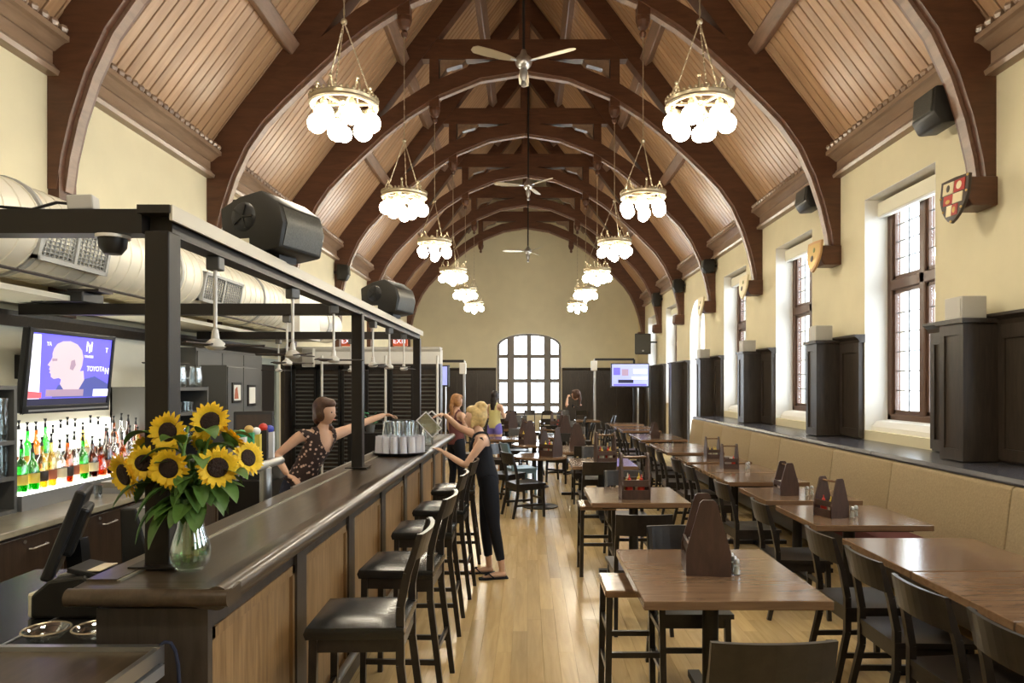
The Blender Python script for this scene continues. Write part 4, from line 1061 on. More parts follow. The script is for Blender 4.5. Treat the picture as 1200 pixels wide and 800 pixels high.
# ================================================================== tables and chairs
def make_chair(name, label, cat, wood_m, seat_m, sh, bh, padded, sw=.43, sd=.42):
    """origin on the floor under the seat, sitter faces +y"""
    t = thing(name, label, cat)
    w2, d2 = sw / 2, sd / 2
    if padded:
        m = MB(); n = 8
        vs = []; fs_ = []
        for j in range(n + 1):
            for i in range(n + 1):
                a, b = i / n * 2 - 1, j / n * 2 - 1
                vs.append((a * w2, b * d2, sh - .025 + .03 * (1 - a ** 4) * (1 - b ** 4) ** .7))
        for j in range(n):
            for i in range(n): fs_.append((j * (n + 1) + i, j * (n + 1) + i + 1, (j + 1) * (n + 1) + i + 1, (j + 1) * (n + 1) + i))
        m.add(vs, fs_)
        ring = [i for i in range(n + 1)] + [j * (n + 1) + n for j in range(1, n + 1)] + [n * (n + 1) + i for i in range(n - 1, -1, -1)] + [j * (n + 1) for j in range(n - 1, 0, -1)]
        o0 = len(m.v); low = [(vs[i][0] * 1.0, vs[i][1] * 1.0, sh - .075) for i in ring]; bul = [(vs[i][0] * 1.035, vs[i][1] * 1.035, sh - .048) for i in ring]
        m.add(bul + low, []); L = len(ring)
        for i in range(L):
            i2 = (i + 1) % L; m.f += [(ring[i], ring[i2], o0 + i2, o0 + i), (o0 + i, o0 + i2, o0 + L + i2, o0 + L + i)]; m.m += [0, 0]
        m.f.append(tuple(o0 + L + i for i in range(L))); m.m.append(0)
        m.build('seat', seat_m, t, smooth=True)
        at = sh - .075
    else:
        m = MB(); n = 8; vs = []
        for z, k in ((0, 0), (-.028, 1)):
            for j in range(n + 1):
                for i in range(n + 1):
                    a, b = i / n * 2 - 1, j / n * 2 - 1
                    dip = -.014 * (1 - a * a) * (1 - b * b) if k == 0 else 0
                    vs.append((a * w2 * (1 + .04 * b), b * d2, sh + z + dip))
        N = (n + 1) ** 2; fs_ = []
        for k in (0, 1):
            for j in range(n):
                for i in range(n):
                    q = [j * (n + 1) + i, j * (n + 1) + i + 1, (j + 1) * (n + 1) + i + 1, (j + 1) * (n + 1) + i]
                    fs_.append(tuple(k * N + v for v in (q if k == 0 else q[::-1])))
        ring = [i for i in range(n + 1)] + [j * (n + 1) + n for j in range(1, n + 1)] + [n * (n + 1) + i for i in range(n - 1, -1, -1)] + [j * (n + 1) for j in range(n - 1, 0, -1)]
        for i in range(len(ring)):
            a, b = ring[i], ring[(i + 1) % len(ring)]; fs_.append((a, b, N + b, N + a))
        m.add(vs, fs_); m.build('seat', seat_m, t, smooth=True); at = sh - .028
    lw = .036; xi = w2 - .025
    for s in (-1, 1):                                         # rear legs run up into the back posts
        m = MB(); y0 = -d2 + .015; tz = bh
        pts = [(s * (xi + .01), y0 - .07, 0, lw * .85), (s * xi, y0, at - .12, lw), (s * xi, y0, sh + .06, lw), (s * (xi - .004), y0 - .03, sh + (tz - sh) * .55, lw * .95), (s * (xi - .008), y0 - .085, tz, lw * .75)]
        for i in range(4): m.bar(pts[i][:3], pts[i + 1][:3], pts[i][3] * .85, pts[i][3], (0, 1, 0), pts[i + 1][3] * .85, pts[i + 1][3])
        m.build('leg', wood_m, t)
        MB().bar((s * (xi + .01), d2 - .02, 0), (s * xi, d2 - .03, at), lw * .8, lw * .8, (0, 1, 0), lw, lw).build('leg', wood_m, t)
    # curved top rail
    m = MB(); n = 8; y0 = -d2 + .015; rh = .15 if not padded else .11
    for i in range(n):
        q = []
        for j in (i, i + 1):
            a = j / n * 2 - 1; x = a * (xi + .012); bow = -.03 * (1 - a * a); q.append((x, bow))
        vs = []
        for (x, bow) in q:
            for (z, yy) in ((bh - rh, y0 - .03 - .055 * .45), (bh + .006, y0 - .088)):
                vs += [(x, yy + bow - .009, z), (x, yy + bow + .011, z)]
        m.add(vs, [(0, 1, 3, 2), (4, 6, 7, 5), (0, 2, 6, 4), (1, 5, 7, 3), (2, 3, 7, 6), (0, 4, 5, 1)])
    m.build('backrest', wood_m, t, smooth=False)
    m = MB()
    for s in (-1, 1): m.bar((s * xi, y0, at - .03), (s * xi, d2 - .03, at - .03), .02, .06)
    m.bar((-xi, y0, at - .03), (xi, y0, at - .03), .02, .06); m.bar((-xi, d2 - .03, at - .03), (xi, d2 - .03, at - .03), .02, .06)
    m.build('apron', wood_m, t)
    zs = ((.17, .24) if not padded else (.22, .36))
    for s in (-1, 1): MB().bar((s * (xi + .005), y0 - .03, zs[0]), (s * (xi + .006), d2 - .025, zs[0]), .018, .03).build('stretcher', wood_m, t)
    MB().bar((-xi, d2 - .03, zs[1]), (xi, d2 - .03, zs[1]), .018, .03).build('stretcher', wood_m, t)
    if padded: MB().bar((-xi, y0 - .035, zs[0] + .06), (xi, y0 - .035, zs[0] + .06), .018, .03).build('stretcher', wood_m, t)
    return t
place_chair = Placer(make_chair('dining_chair', 'dark wooden dining chair with a curved top rail', 'chair', 'black_wood', 'black_wood', .46, .87, False))
place_stool = Placer(make_chair('bar_stool', 'black bar stool with padded leather seat and low curved back', 'bar stool', 'black_wood', 'leather', .77, 1.14, True))
place_sheen_chair = Placer(make_chair('sheen_chair', 'dark chair with its reflection painted pale blue', 'chair', 'blue_sheen_and_bottle', 'blue_sheen_and_bottle', .46, .85, False))  # dark chair; bright reflections are painted in as an overall pale blue

# ---- bar stools
ST = ['nearest the sunflower end of the bar', 'second from the sunflower end of the bar', 'third from the sunflower end of the bar', 'fourth from the sunflower end, before the waitress', 'beside the waitress at the bar']
for i, y in enumerate((3.24, 4.18, 5.19, 6.06, 7.18)):
    place_stool((-.755 + (0.015 if i % 2 else 0), y, 0), PI / 2 + (.03, -.04, .02, -.03, 0.05)[i], 'black padded bar stool with low back, ' + ST[i], 'bar stools')

# ---- tables
def table(label, x0, x1, y0, y1, group=None, h=.75, name='dining_table', rnd=0, mat='table_wood'):
    cx, cy = (x0 + x1) / 2, (y0 + y1) / 2
    t = thing(name, label, 'table', (cx, cy, 0), 0, group); a, b = (x1 - x0) / 2, (y1 - y0) / 2
    if rnd:
        MB().lathe([(0, h - .035), (rnd - .008, h - .035), (rnd, h - .028), (rnd, h - .007), (rnd - .008, h), (0, h)], 32).build('table_top', mat, t, smooth=True)
    else:
        MB().box(-a, a, -b, b, h - .045, h).build('table_top', mat, t, bevel=.004, bseg=1)
        MB().box(-a + .1, a - .1, -b + .1, b - .1, h - .07, h - .045).build('under_frame', 'black_metal', t)
    MB().lathe([(.045, .03), (.045, h - .07), (.1, h - .06), (.1, h - .046)] if not rnd else [(.04, .03), (.04, h - .06), (.12, h - .05), (.12, h - .035)], 16).build('column', 'black_metal', t, smooth=True)
    if rnd: MB().lathe([(0, 0), (.26, 0), (.26, .012), (.06, .04), (.04, .05)], 24).build('base', 'black_metal', t, smooth=True)
    else:
        m = MB(); m.bar((-a * .75, 0, .02), (a * .75, 0, .02), .07, .04); m.bar((0, -b * .75, .02), (0, b * .75, .02), .07, .04); m.build('base', 'black_metal', t)
    return t
U = F
RX0, RX1 = 2.15, 3.03
right = [(.00272, .00376), (.00378, .00478), (.0048, .00583), (.00635, .0074), (.0077, .00868), (.00915, .01015), (.01018, .01115), (.0115, .01245), (.0131, .0141), (.01413, .0151), (.0161, .0171), (.01713, .0181), (.0192, .0202), (.0206, .0216), (.0222, .0232)]
rl = ['end table of three pushed together along the banquette, before a pier', 'middle table of three pushed together, holding a caddy by the banquette', 'inner table of three pushed together, bare top, along the banquette',
      'square brown table at the banquette with a tented caddy and two shakers', 'square brown table at the banquette with a tented caddy and a red bottle', 'bare near half of the joined table pair before the banquette', 'half of the joined table pair with caddy and white napkins by the banquette',
      'brown banquette table carrying a framed caddy of cream jars', 'banquette table with small dark jars beyond the cream jar caddy', 'banquette table beside the small dark jars, near the banquette end', 'table at the banquette end with a tall tented caddy',
      'table beside the banquette end, just behind the tall tented caddy', 'brown table before the arched doorway', 'brown table just past the arched doorway', 'brown table near the far television']
for (a, b), l in zip(right, rl): table(l, RX0, RX1, a * U, b * U, 'tables along the banquette')
table('large square brown table holding the big open condiment caddy', .565, 1.485, .00413 * U, .00543 * U, 'tables in the middle row')
table('square brown table in the middle row with the red and yellow bottle caddy', .572, 1.45, .00755 * U, .0087 * U, 'tables in the middle row')
table('square table in the middle row with two squeeze bottles in a caddy', .575, 1.42, .0109 * U, .0121 * U, 'tables in the middle row')
table('table in the middle row with a tented caddy and a blue bottle', .45, 1.3, .0132 * U, .0146 * U, 'tables in the middle row')
table('round table with glossy top and a stocked caddy near the bar end', 0.19 - .4, .19 + .4, 10.3 - .4, 10.3 + .4, None, rnd=.40, name='round_table')
table('round table behind the stocked caddy table, glossy pale top', .12 - .4, .12 + .4, 12.3 - .4, 12.3 + .4, None, rnd=.40, name='round_table')
far_t = [(-.85, -.15, .0162, .0171), (-.9, -.1, .0198, .0207), (.35, 1.15, .0168, .0178), (.3, 1.1, .0198, .0208), (.35, 1.15, .0235, .0245), (-.9, -.1, .0235, .0245), (1.4, 2.1, .0245, .0256), (-2.3, -1.5, .0215, .0225), (-2.3, -1.5, .0255, .0265)]
for i, (a, b, c_, d_) in enumerate(far_t): table('small brown table among the chairs toward the end window', a, b, c_ * U, d_ * U, 'tables toward the end window')

# ---- chairs at the banquette tables (facing the banquette)
cu = [.0033, .00396, .00467, .00537, .00675, .0081, .0097, .0106, .0119, .0129, .0137, .0146, .0165, .0176, .0197, .0211]
cl = ['dark chair at the end table of the three joined tables', 'dark chair at the middle of the three joined tables', 'dark chair between the bare inner table and the middle table of three', 'dark chair at the bare inner table of the three joined tables',
      'dark chair facing the table with two shakers', 'dark chair facing the table with the tented caddy and red bottle', 'dark chair at the near half of the joined table pair', 'dark chair at the napkin half of the joined table pair', 'dark chair facing the table with cream jars']
for i, u in enumerate(cu):
    place_chair((2.115 - (.03 if i == 1 else 0), u * U, 0), -PI / 2 + (.0, .06, .0, .02, -.03, .05, 0, .03, -.04)[i % 9], cl[i] if i < len(cl) else 'dark wooden chair drawn up to the tables toward the banquette end', 'chairs along the banquette tables')
# ---- chairs of the middle row
mid = [((.88, 2.80), 0.03, 'dark chair with its wide back before the large caddy table'),
       ((.98, 4.28), PI, 'dark chair tucked under the far side of the large caddy table'),
       ((.83, 5.25), 0.0, 'dark chair back to back with the one under the large caddy table'),
       ((1.02, 7.2), PI, 'dark chair at the far side of the red and yellow bottle table'),
       ((.86, 8.62), 0, 'dark chair before the table with two squeeze bottles'),
       ((1.0, 10.05), PI, 'dark chair behind the table with two squeeze bottles'),
       ((.9, 10.75), 0, 'dark chair before the table with the blue bottle'),
       ((-.03, 9.62), -PI / 2 + .42, 'dark chair drawn out before the round table near the bar end'),
       ((-.32, 10.6), -2.2, 'dark chair at the bar side of the round table'),
       ((.62, 12.9), 2.6, 'dark chair behind the pale topped round table'),
       ((-.5, 12.6), -1.7, 'dark chair at the bar side of the pale topped round table')]
for i, ((x, y), rz, l) in enumerate(mid):
    o = place_chair((x, y, 0), rz, l, 'chairs around the middle tables')
    if i == 0: o.scale = (1.14, 1, 1)
place_sheen_chair((-.12, 11.35, 0), -1.2, 'dark chair with its reflection painted pale blue, between the two round tables')
# backless dark stool beside the large caddy table
def low_stool(x, y, lab):
    t = thing('backless_stool', lab, 'stool', (x, y, 0))
    MB().box(-.17, .17, -.19, .19, .62, .66).build('seat', 'table_wood', t, bevel=.01)
    for sx in (-1, 1):
        for sy in (-1, 1): MB().bar((sx * .155, sy * .175, 0), (sx * .145, sy * .165, .62), .034, .034, (0, 1, 0)).build('leg', 'black_wood', t)
        MB().bar((sx * .15, -.17, .2), (sx * .15, .17, .2), .02, .03).build('stretcher', 'black_wood', t); MB().bar((sx * .147, -.17, .42), (sx * .147, .17, .42), .02, .03).build('stretcher', 'black_wood', t)
    for sy in (-1, 1): MB().bar((-.15, sy * .17, .3), (.15, sy * .17, .3), .02, .03).build('stretcher', 'black_wood', t)
low_stool(.66, 6.72, 'brown topped backless stool under the edge of the red and yellow bottle table')
low_stool(.60, 4.05, 'brown topped backless stool under the edge of the large caddy table')
# chairs toward the end window
fc = []
for (a, b, c_, d_) in far_t:
    cx, y0, y1 = (a + b) / 2, c_ * U, d_ * U; cy = (y0 + y1) / 2
    fc += [((cx - .2, y0 - .28), 0), ((cx + .3, y1 + .3), PI), ((a - .2, cy), -PI / 2), ((b + .2, cy), PI / 2)]
for i in range(6): fc.append(((-1.2 + i * .62, 24.6 + .2 * (i % 2)), (PI, 0, 2.9, .2)[i % 4]))
taken = [o.location.to_2d() for o in C.objects if o.parent is None and o.name.startswith(('dining_chair', 'sheen_chair'))]
tabs = [(o.location.x, o.location.y) for o in C.objects if o.parent is None and o.name.startswith(('dining_table', 'round_table'))]
for (x, y), rz in fc:
    v = Vector((x, y))
    if any((v - q).length < .60 for q in taken) or any(abs(x - a) < .5 and abs(y - b) < .5 for a, b in tabs): continue
    if abs(y - .0262 * F) < .5 and 1.7 < x < 3.7 or abs(y - .023 * F) < .5 and -3.0 < x < -1.4 or abs(y - 16.8) < .5 and x < -1.7: continue
    taken.append(v)
    if y < YFAR - .6: place_chair((x, y, 0), rz + random.uniform(-.12, .12), 'dark wooden chair among the tables toward the end window', 'chairs toward the end window')

# ---- condiment caddies and what stands in them
def make_caddy():
    t = thing('condiment_caddy', 'dark wooden condiment caddy', 'caddy')
    for s in (-1, 1):
        MB().prism([(-.12, 0), (.12, 0), (.12, .13), (.045, .40), (.03, .415), (-.03, .415), (-.045, .40), (-.12, .13)], 'y', s * .122 - .009, s * .122 + .009).build('end_panel', 'caddy_wood', t)
    MB().box(-.112, .112, -.113, .113, 0, .015).build('base', 'caddy_wood', t)
    for s in (-1, 1):
        for z0, z1 in ((.0, .085), (.115, .175)):
            x = s * (.114 if z0 == 0 else .105); MB().box(x - .006, x + .006, -.13, .13, z0, z1).build('side_slat', 'caddy_wood', t)
    MB().tube([(0, -.113, .375), (0, .113, .375)], .012, 10).build('handle', 'table_wood', t, smooth=True)
    return t
place_caddy = Placer(make_caddy())
def squeeze(name, lab, loc, mat, capm, group=None, sc=1.0):
    t = thing(name, lab, 'bottle', loc, 0, group); t.scale = (sc,) * 3
    MB().lathe([(0, 0), (.030, 0), (.033, .008), (.033, .11), (.028, .135), (.014, .15), (0, .15)], 14).build('body', mat, t, smooth=True)
    MB().lathe([(.017, .148), (.017, .165), (.008, .172), (.004, .205), (0, .206)], 10).build('cap', capm, t, smooth=True)
def shaker(lab, loc, group, capm='steel'):
    t = thing('shaker', lab, 'shaker', loc, 0, group)
    MB().lathe([(0, 0), (.019, 0), (.021, .01), (.017, .055), (.016, .06), (0, .06)], 12).build('glass_body', 'clear_glass', t, smooth=True)
    MB().lathe([(0, .004), (.015, .004), (.014, .045), (0, .045)], 10).build('salt', 'paper_white', t, smooth=True)
    MB().lathe([(.018, .058), (.018, .07), (.012, .085), (0, .088)], 12).build('lid', capm, t, smooth=True)
def stock(c, rz, what, lab, sm=1.0):
    R_ = rot3(0, 0, rz) * sm; c = Vector(c)
    spots = [(-.055, -.055), (.05, -.05), (-.05, .055), (.05, .055)]
    for (sx, sy), w_ in zip(spots, what if sm == 1 else what[:3]):
        p = c + R_ @ Vector((sx, sy, .016))
        if w_ == 'r': squeeze('ketchup_bottle', 'red squeeze bottle in ' + lab, p, 'red_plastic', 'red_plastic', 'red bottles in ' + lab, sm)
        elif w_ == 'y': squeeze('mustard_bottle', 'yellow squeeze bottle in ' + lab, p, 'yellow_plastic', 'cream_plastic', 'yellow bottles in ' + lab, sm)
        elif w_ == 'c': squeeze('sauce_jar', 'cream coloured sauce bottle in ' + lab, p, 'cream_plastic', 'yellow_plastic', 'cream bottles in ' + lab, sm)
        elif w_ == 'b': squeeze('vinegar_bottle', 'pale blue bottle in ' + lab, p, 'blue_sheen_and_bottle', 'white_plastic', 'blue bottles in ' + lab, sm)
        elif w_ == 'n':
            t = thing('napkin_stack', 'stack of white paper napkins in ' + lab, 'napkins', p, rz, 'napkin stacks in ' + lab); t.scale = (sm,) * 3
            for q in range(5): MB().box(-.035, .035, -.03 + q * .012, -.021 + q * .012, 0, .15 + .004 * (q % 2)).build('napkin', 'paper_white', t)
TZ = .751
cad = [((1.005, 3.95), -.12, 'rcny', 'the big caddy on the large square table', 'large dark wooden caddy with sloped ends on the large square table'),
       ((.99, .0079 * U), PI / 2, 'rcry', 'the caddy holding red and yellow bottles', 'wooden caddy holding red and yellow bottles in the middle row'),
       ((1.03, .0113 * U), PI / 2 + .1, 'crcr', 'the caddy with two squeeze bottles', 'wooden caddy with cream and red squeeze bottles on a middle table'),
       ((.80, .0138 * U), 0.0, 'bcny', 'the tented caddy beside the round tables', 'tented wooden caddy with a blue bottle on a middle table'),
       ((.34, 10.25), .9, 'cbcr', 'the stocked caddy on the round table', 'stocked wooden caddy on the round table near the bar end'),
       ((.0, 12.35), .4, 'rncy', 'the caddy on the pale round table', 'wooden caddy on the pale topped round table'),
       ((2.76, .0042 * U), .1, 'ncry', 'the caddy on the three joined tables', 'dark caddy on the middle of the three joined tables'),
       ((2.42, .0068 * U), .35, 'cyrn', 'the caddy beside two shakers', 'tented dark caddy standing beside two shakers'),
       ((2.47, .00815 * U), .0, 'rcny', 'the tented caddy of the next banquette table', 'tented dark caddy with a red bottle on a banquette table'),
       ((2.52, .01065 * U), PI / 2, 'rnnc', 'the framed caddy with napkins', 'open caddy with napkins and a red bottle on the joined tables'),
       ((2.62, .0121 * U), PI / 2, 'cccc', 'the caddy of cream jars', 'open caddy filled with cream jars at the banquette'),
       ((2.47, .0166 * U), .0, 'ycrn', 'the tall tented caddy at the banquette end', 'tented caddy with a yellow bottle at the banquette end'),
       ((-.4, .0203 * U), .5, 'rc', 'a caddy toward the end window', 'wooden caddy on a small table between bar end and end window'),
       ((.75, .0174 * U), .2, 'ry', 'a caddy behind the round tables', 'wooden caddy on a small table behind the round tables'),
       ((.7, .0203 * U), 1.2, 'rn', 'a caddy before the end window', 'wooden caddy on a small table before the end window')]
for (x, y), rz, what, lab, l in cad:
    sm = .74 if x > 2 else 1.0
    place_caddy((x, y, TZ), rz, l, None).scale = (sm,) * 3; stock((x, y, TZ), rz, what, lab, sm)
for p, g in (((2.56, .00672 * U), 'two'), ((2.61, .00678 * U), 'two')): shaker('glass salt shaker with a steel lid beside the tented caddy', (p[0], p[1], TZ), 'shakers beside the tented caddy')
for p in ((1.155, 3.86), (1.16, 3.93), (1.165, 4.0)): shaker('glass shaker with steel lid beside the big caddy', (p[0], p[1], TZ), 'shakers beside the big caddy')
for p in ((2.60, .0042 * U), (2.59, .00428 * U)): shaker('glass shaker with steel lid on the three joined tables', (p[0], p[1], TZ), 'shakers on the three joined tables')
for p in ((2.64, .00805 * U), (2.70, .0081 * U)): shaker('glass shaker beside the caddy with the red bottle', (p[0], p[1], TZ), 'shakers beside the caddy with a red bottle')
for p in ((2.70, .0105 * U), (2.75, .0106 * U)): shaker('glass shaker beside the napkin caddy', (p[0], p[1], TZ), 'shakers beside the napkin caddy')
for p in ((2.35, .0143 * U), (2.45, .0144 * U)): shaker('small dark lidded jar on a banquette table near the banquette end', (p[0], p[1], TZ), 'dark lidded jars', 'black_plastic')
# ================================================================== behind the bar and on it
# ---- grey locker cabinet and tall panel cabinet against the left wall
tc_ = thing('tall_cabinet', 'tall dark grey panelled cabinet against the wall beyond the back bar', 'cabinet', (0, 0, 0))
MB().box(XL + .005, -3.95, 8.34, 10.4, 0, 2.24).build('body', 'grey_cabinet', tc_)
for i in range(3): MB().box(-3.95, -3.935, 8.36 + i * .68, 8.36 + i * .68 + .66, .06, 2.2).build('door', 'grey_cabinet', tc_, bevel=.004)
lk = thing('locker', 'grey two door locker with two framed notices on its doors', 'cabinet', (0, 0, 0))
MB().box(-3.93, -3.62, 8.42, 9.36, 0, 2.03).build('body', 'grey_cabinet', lk)
for i in range(2):
    y0 = 8.43 + i * .47
    d = MB().box(-3.62, -3.605, y0, y0 + .45, .05, 2.01).build('door', 'grey_cabinet', lk, bevel=.004)
    z0, z1 = (1.57, 1.82) if i == 0 else (1.52, 1.79)
    f_ = MB().box(-3.605, -3.59, y0 + .1, y0 + .36, z0, z1).build('notice_frame', 'black_wood', d)
    MB().box(-3.59, -3.587, y0 + .13, y0 + .33, z0 + .03, z1 - .03).build('notice_sheet', 'paper_white', f_)
    if i == 0: MB().prism([(y0 + .14, z0 + .05), (y0 + .26, z0 + .05), (y0 + .22, z1 - .05), (y0 + .16, z1 - .08)], 'x', -3.587, -3.585).build('printed_figure', 'rust_print', f_)
# ---- kitchen doorway in the left wall and the dark louvred screens
dk = struct(MB().box(XL, XL + .05, 10.55, 10.68, 0, 2.12).build('door_2', 'pale_green'))
MB().box(XL, XL + .05, 11.85, 11.98, 0, 2.12).build('jamb', 'pale_green', dk); MB().box(XL, XL + .05, 10.55, 11.98, 2.12, 2.22).build('head', 'pale_green', dk)
MB().box(XL + .001, XL + .02, 10.68, 11.2, 0, 2.12).build('door_leaf', 'pale_green', dk); MB().box(XL + .001, XL + .015, 11.2, 11.85, 0, 2.12).build('opening_shade', 'dark_iron', dk)  # dark sheet: shade inside the kitchen doorway put into its colour
SY = 12.4
slat_me = {}
def screen(i, x0, x1):
    t = thing('louvred_screen', 'black louvred screen behind the bar, %s from the kitchen doorway' % ORD[i], 'screen', ((x0 + x1) / 2, SY, 0), 0, 'louvred screens behind the bar')
    a = (x1 - x0) / 2 - .01; m = MB()
    for q in ((-a, -a + .04, 0, 2.13), (a - .04, a, 0, 2.13)): m.box(q[0], q[1], -.02, .02, q[2], q[3])
    for z in (.02, 1.02, 2.06): m.box(-a, a, -.02, .02, z, z + .06)
    m.build('frame', 'black_metal', t)
    key = round(a, 3)
    if key not in slat_me: slat_me[key] = MB().cbox((0, 0, 0), (2 * a - .08, .035, .012), rot3(.6, 0, 0)).mesh('slat', 'grey_cabinet')
    for j in range(26):
        z = .12 + j * .072 + (.04 if j > 12 else 0); link('slat', slat_me[key], t, (0, 0, z))
    MB().box(-a, a, .03, .035, 0, 2.1).build('backing', 'backbar_wood' if i % 3 else 'dark_iron', t)
for i in range(6):
    x0 = -4.16 + i * .43; screen(i, x0, x0 + .43)
for px in (376, 451, 512):
    q = thing('white_pole', 'slim white pole standing before the louvred screens', 'pole', (W(px, 0, .0149).x, SY - .12, 0), 0, 'white poles before the screens')
    MB().tube([(0, 0, 0), (0, 0, 2.30)], .022, 10).build('pole', 'white_metal', q, smooth=True); MB().lathe([(0, 0), (.09, 0), (.09, .012), (.03, .03)], 14).build('foot', 'white_metal', q)
bk = struct(MB().box(XL, -1.55, SY + .06, SY + .4, 2.16, 2.42).build('trim_22', 'white_plaster'))
MB().prism([(SY + .06, 2.38), (SY + .0, 2.42), (SY - .02, 2.46), (SY + .42, 2.46)], 'x', XL, -1.55).build('moulding', 'white_plaster', bk)
MB().box(-4.2, -1.55, SY + .07, SY + .39, 0, 2.16).build('partition', 'backbar_wood', bk)
for px, py0, py1 in ((410, 404, 416), (470, 413, 424)):
    u = (SY + .02) / F; a = W(px, py1, u)
    e = thing('exit_sign', 'lit red exit sign above the louvred screens', 'sign', (a.x, SY - .05, 2.47), 0, 'exit signs above the screens')
    MB().box(-.13, .13, -.03, .03, 0, .17).build('box', 'red_sign', e, bevel=.005)
    text('EXIT', .12, 'screen_white', e, (0, -.032, .085), (PI / 2, 0, 0))
gb = thing('hanging_box', 'pale square box mounted above the louvred screens', 'box', (W(359, 0, .0149).x, SY - .06, 2.1)); MB().box(-.1, .1, -.06, .06, 0, .33).build('body', 'white_metal', gb, bevel=.01); MB().box(-.085, .085, -.065, -.06, .02, .31).build('front_plate', 'grey_box', gb)

# ---- under-bar counter
ubx0, ubx1 = -1.86, -1.53
ub = thing('under_bar_counter', 'steel edged under bar counter behind the bar', 'counter', (0, 0, 0))
MB().box(ubx0, ubx1, 2.45, 5.35, .83, .87).build('top', 'black_metal', ub); MB().box(ubx0 - .012, ubx0, 2.45, 5.35, .81, .875).build('steel_edge', 'brushed_steel', ub)
MB().box(ubx0 + .05, ubx1, 2.5, 5.3, 0, .83).build('cabinet_body', 'black_metal', ub)
sr = thing('speed_rail', 'steel bottle rail hung along the back of the bar', 'rack', (0, 0, 0))
m = MB()
for z in (.98, 1.06): m.box(-1.66, -1.635, 4.9, 8.3, z, z + .018); m.box(-1.56, -1.54, 4.9, 8.3, z, z + .018)
m.build('rails', 'brushed_steel', sr); MB().box(-1.66, -1.54, 4.9, 8.3, .955, .965).build('tray', 'steel', sr)
for y in (4.9, 5.8, 6.7, 7.5, 8.28): MB().box(-1.66, -1.53, y, y + .02, .955, 1.08).build('bracket', 'brushed_steel', sr)
# ---- beer tap tower
bt = thing('beer_tap_tower', 'steel beer tap tower with coloured tap handles behind the sunflowers', 'beer tap', (-1.72, 4.60, .87))
MB().lathe([(.09, 0), (.09, .015), (.04, .03), (.038, .38), (.0, .40)], 18).build('column', 'steel', bt, smooth=True)
MB().tube([(0, -.28, .40), (0, .28, .40)], .028, 14).build('manifold', 'steel', bt, smooth=True)
for i, (mt, cp) in enumerate((('white_plastic', 'green_plastic'), ('green_plastic', 'gold_trim'), ('yellow_plastic', 'white_plastic'), ('black_plastic', 'red_plastic'), ('white_plastic', 'blue_plastic'))):
    y = -.24 + i * .12
    f_ = MB(); f_.tube([(-.02, y, .41), (-.08, y, .40), (-.09, y, .33)], .012, 8); fo = f_.build('faucet', 'steel', bt, smooth=True)
    MB().bar((-.05, y, .42), (-.06, y - .0, .60 + .02 * (i % 2)), .035, .03, (0, 1, 0), .055, .035).build('tap_handle', mt, fo)
    MB().ball((-.062, y, .62 + .02 * (i % 2)), (.03, .03, .028), 10, 6).build('handle_cap', cp, fo, smooth=True)
# ---- order terminal further along
pt_ = thing('order_terminal', 'black touch screen order terminal on the back bar edge beside the bartender', 'monitor', (-2.62, 6.7, .0))
MB().box(-.25, .25, -.2, .3, 0, .9).build('pedestal', 'black_metal', pt_); MB().box(-.18, .12, -.1, .15, .9, .96).build('stand_foot', 'black_plastic', pt_)
MB().bar((0, 0, .95), (0, .04, 1.2), .08, .05).build('neck', 'black_plastic', pt_)
hd = MB().cbox((0, 0, 1.38), (.36, .05, .32), rot3(-.12, 0, .35)).build('display', 'black_plastic', pt_, bevel=.012)
MB().cbox((.012, -.032, 1.38), (.31, .004, .26), rot3(-.12, 0, .35)).build('screen', 'backbar_wood', hd)
MB().box(.20, .27, -.05, .05, .9, 1.16).build('card_reader', 'grey_cabinet', pt_, bevel=.01)
# ---- near order terminal, receipt printer, dishes
nm = thing('order_terminal', 'tilted black order terminal seen from the side behind the near bar end', 'monitor', (-1.99, 3.12, .871))
MB().box(-.10, .10, -.12, .12, 0, .03).build('stand_foot', 'black_plastic', nm, bevel=.008)
MB().bar((.0, 0, .02), (-.02, 0, .24), .07, .06).build('neck', 'black_plastic', nm)
md = MB().cbox((-.055, 0, .28), (.045, .30, .40), rot3(0, .34, .45)).build('display', 'black_plastic', nm, bevel=.012)
MB().cbox((-.02, 0, .29), (.06, .20, .22), rot3(0, .34, .45)).build('rear_housing', 'black_plastic', md, bevel=.015)
n2 = thing('customer_display', 'black and grey rear of a second order screen beside the bar post', 'monitor', (-1.735, 3.22, .871)); n2.scale = (1.15, 1.15, 1.15)
MB().prism([(-.05, 0), (.09, 0), (.0, .33), (-.06, .33)], 'y', -.11, .11).build('housing', 'black_plastic', n2, bevel=.008)
MB().prism([(.085, .02), (.11, .02), (.05, .33), (.0, .33)], 'y', -.10, .10).build('grey_cover', 'grille_grey', n2)
m = MB()
for i in range(4): m.bar((-.062, -.07 + i * .045, .03), (-.066, -.07 + i * .045, .3), .008, .01)
m.build('ribs', 'speaker_shell', n2)
rp = thing('receipt_printer', 'grey black receipt printer with paper lid behind the near bar end', 'printer', (-1.82, 2.86, .871))
MB().prism([(-.15, 0), (.13, 0), (.13, .11), (.06, .17), (-.08, .15), (-.15, .09)], 'y', -.09, .09).build('body', 'speaker_shell', rp, bevel=.012)
MB().box(-.165, -.12, -.085, .085, .0, .10).build('side_cover', 'cream_plastic', rp, bevel=.01)
MB().cbox((.05, 0, .175), (.13, .15, .02), rot3(0, .2, 0)).build('paper_lid', 'black_plastic', rp, bevel=.004); MB().box(.0, .11, -.06, .06, .18, .184).build('paper', 'shield_cream', rp)
MB().cbox((-.06, .0, .155), (.05, .05, .01), rot3(0, -.25, 0)).build('keys', 'grille_grey', rp)
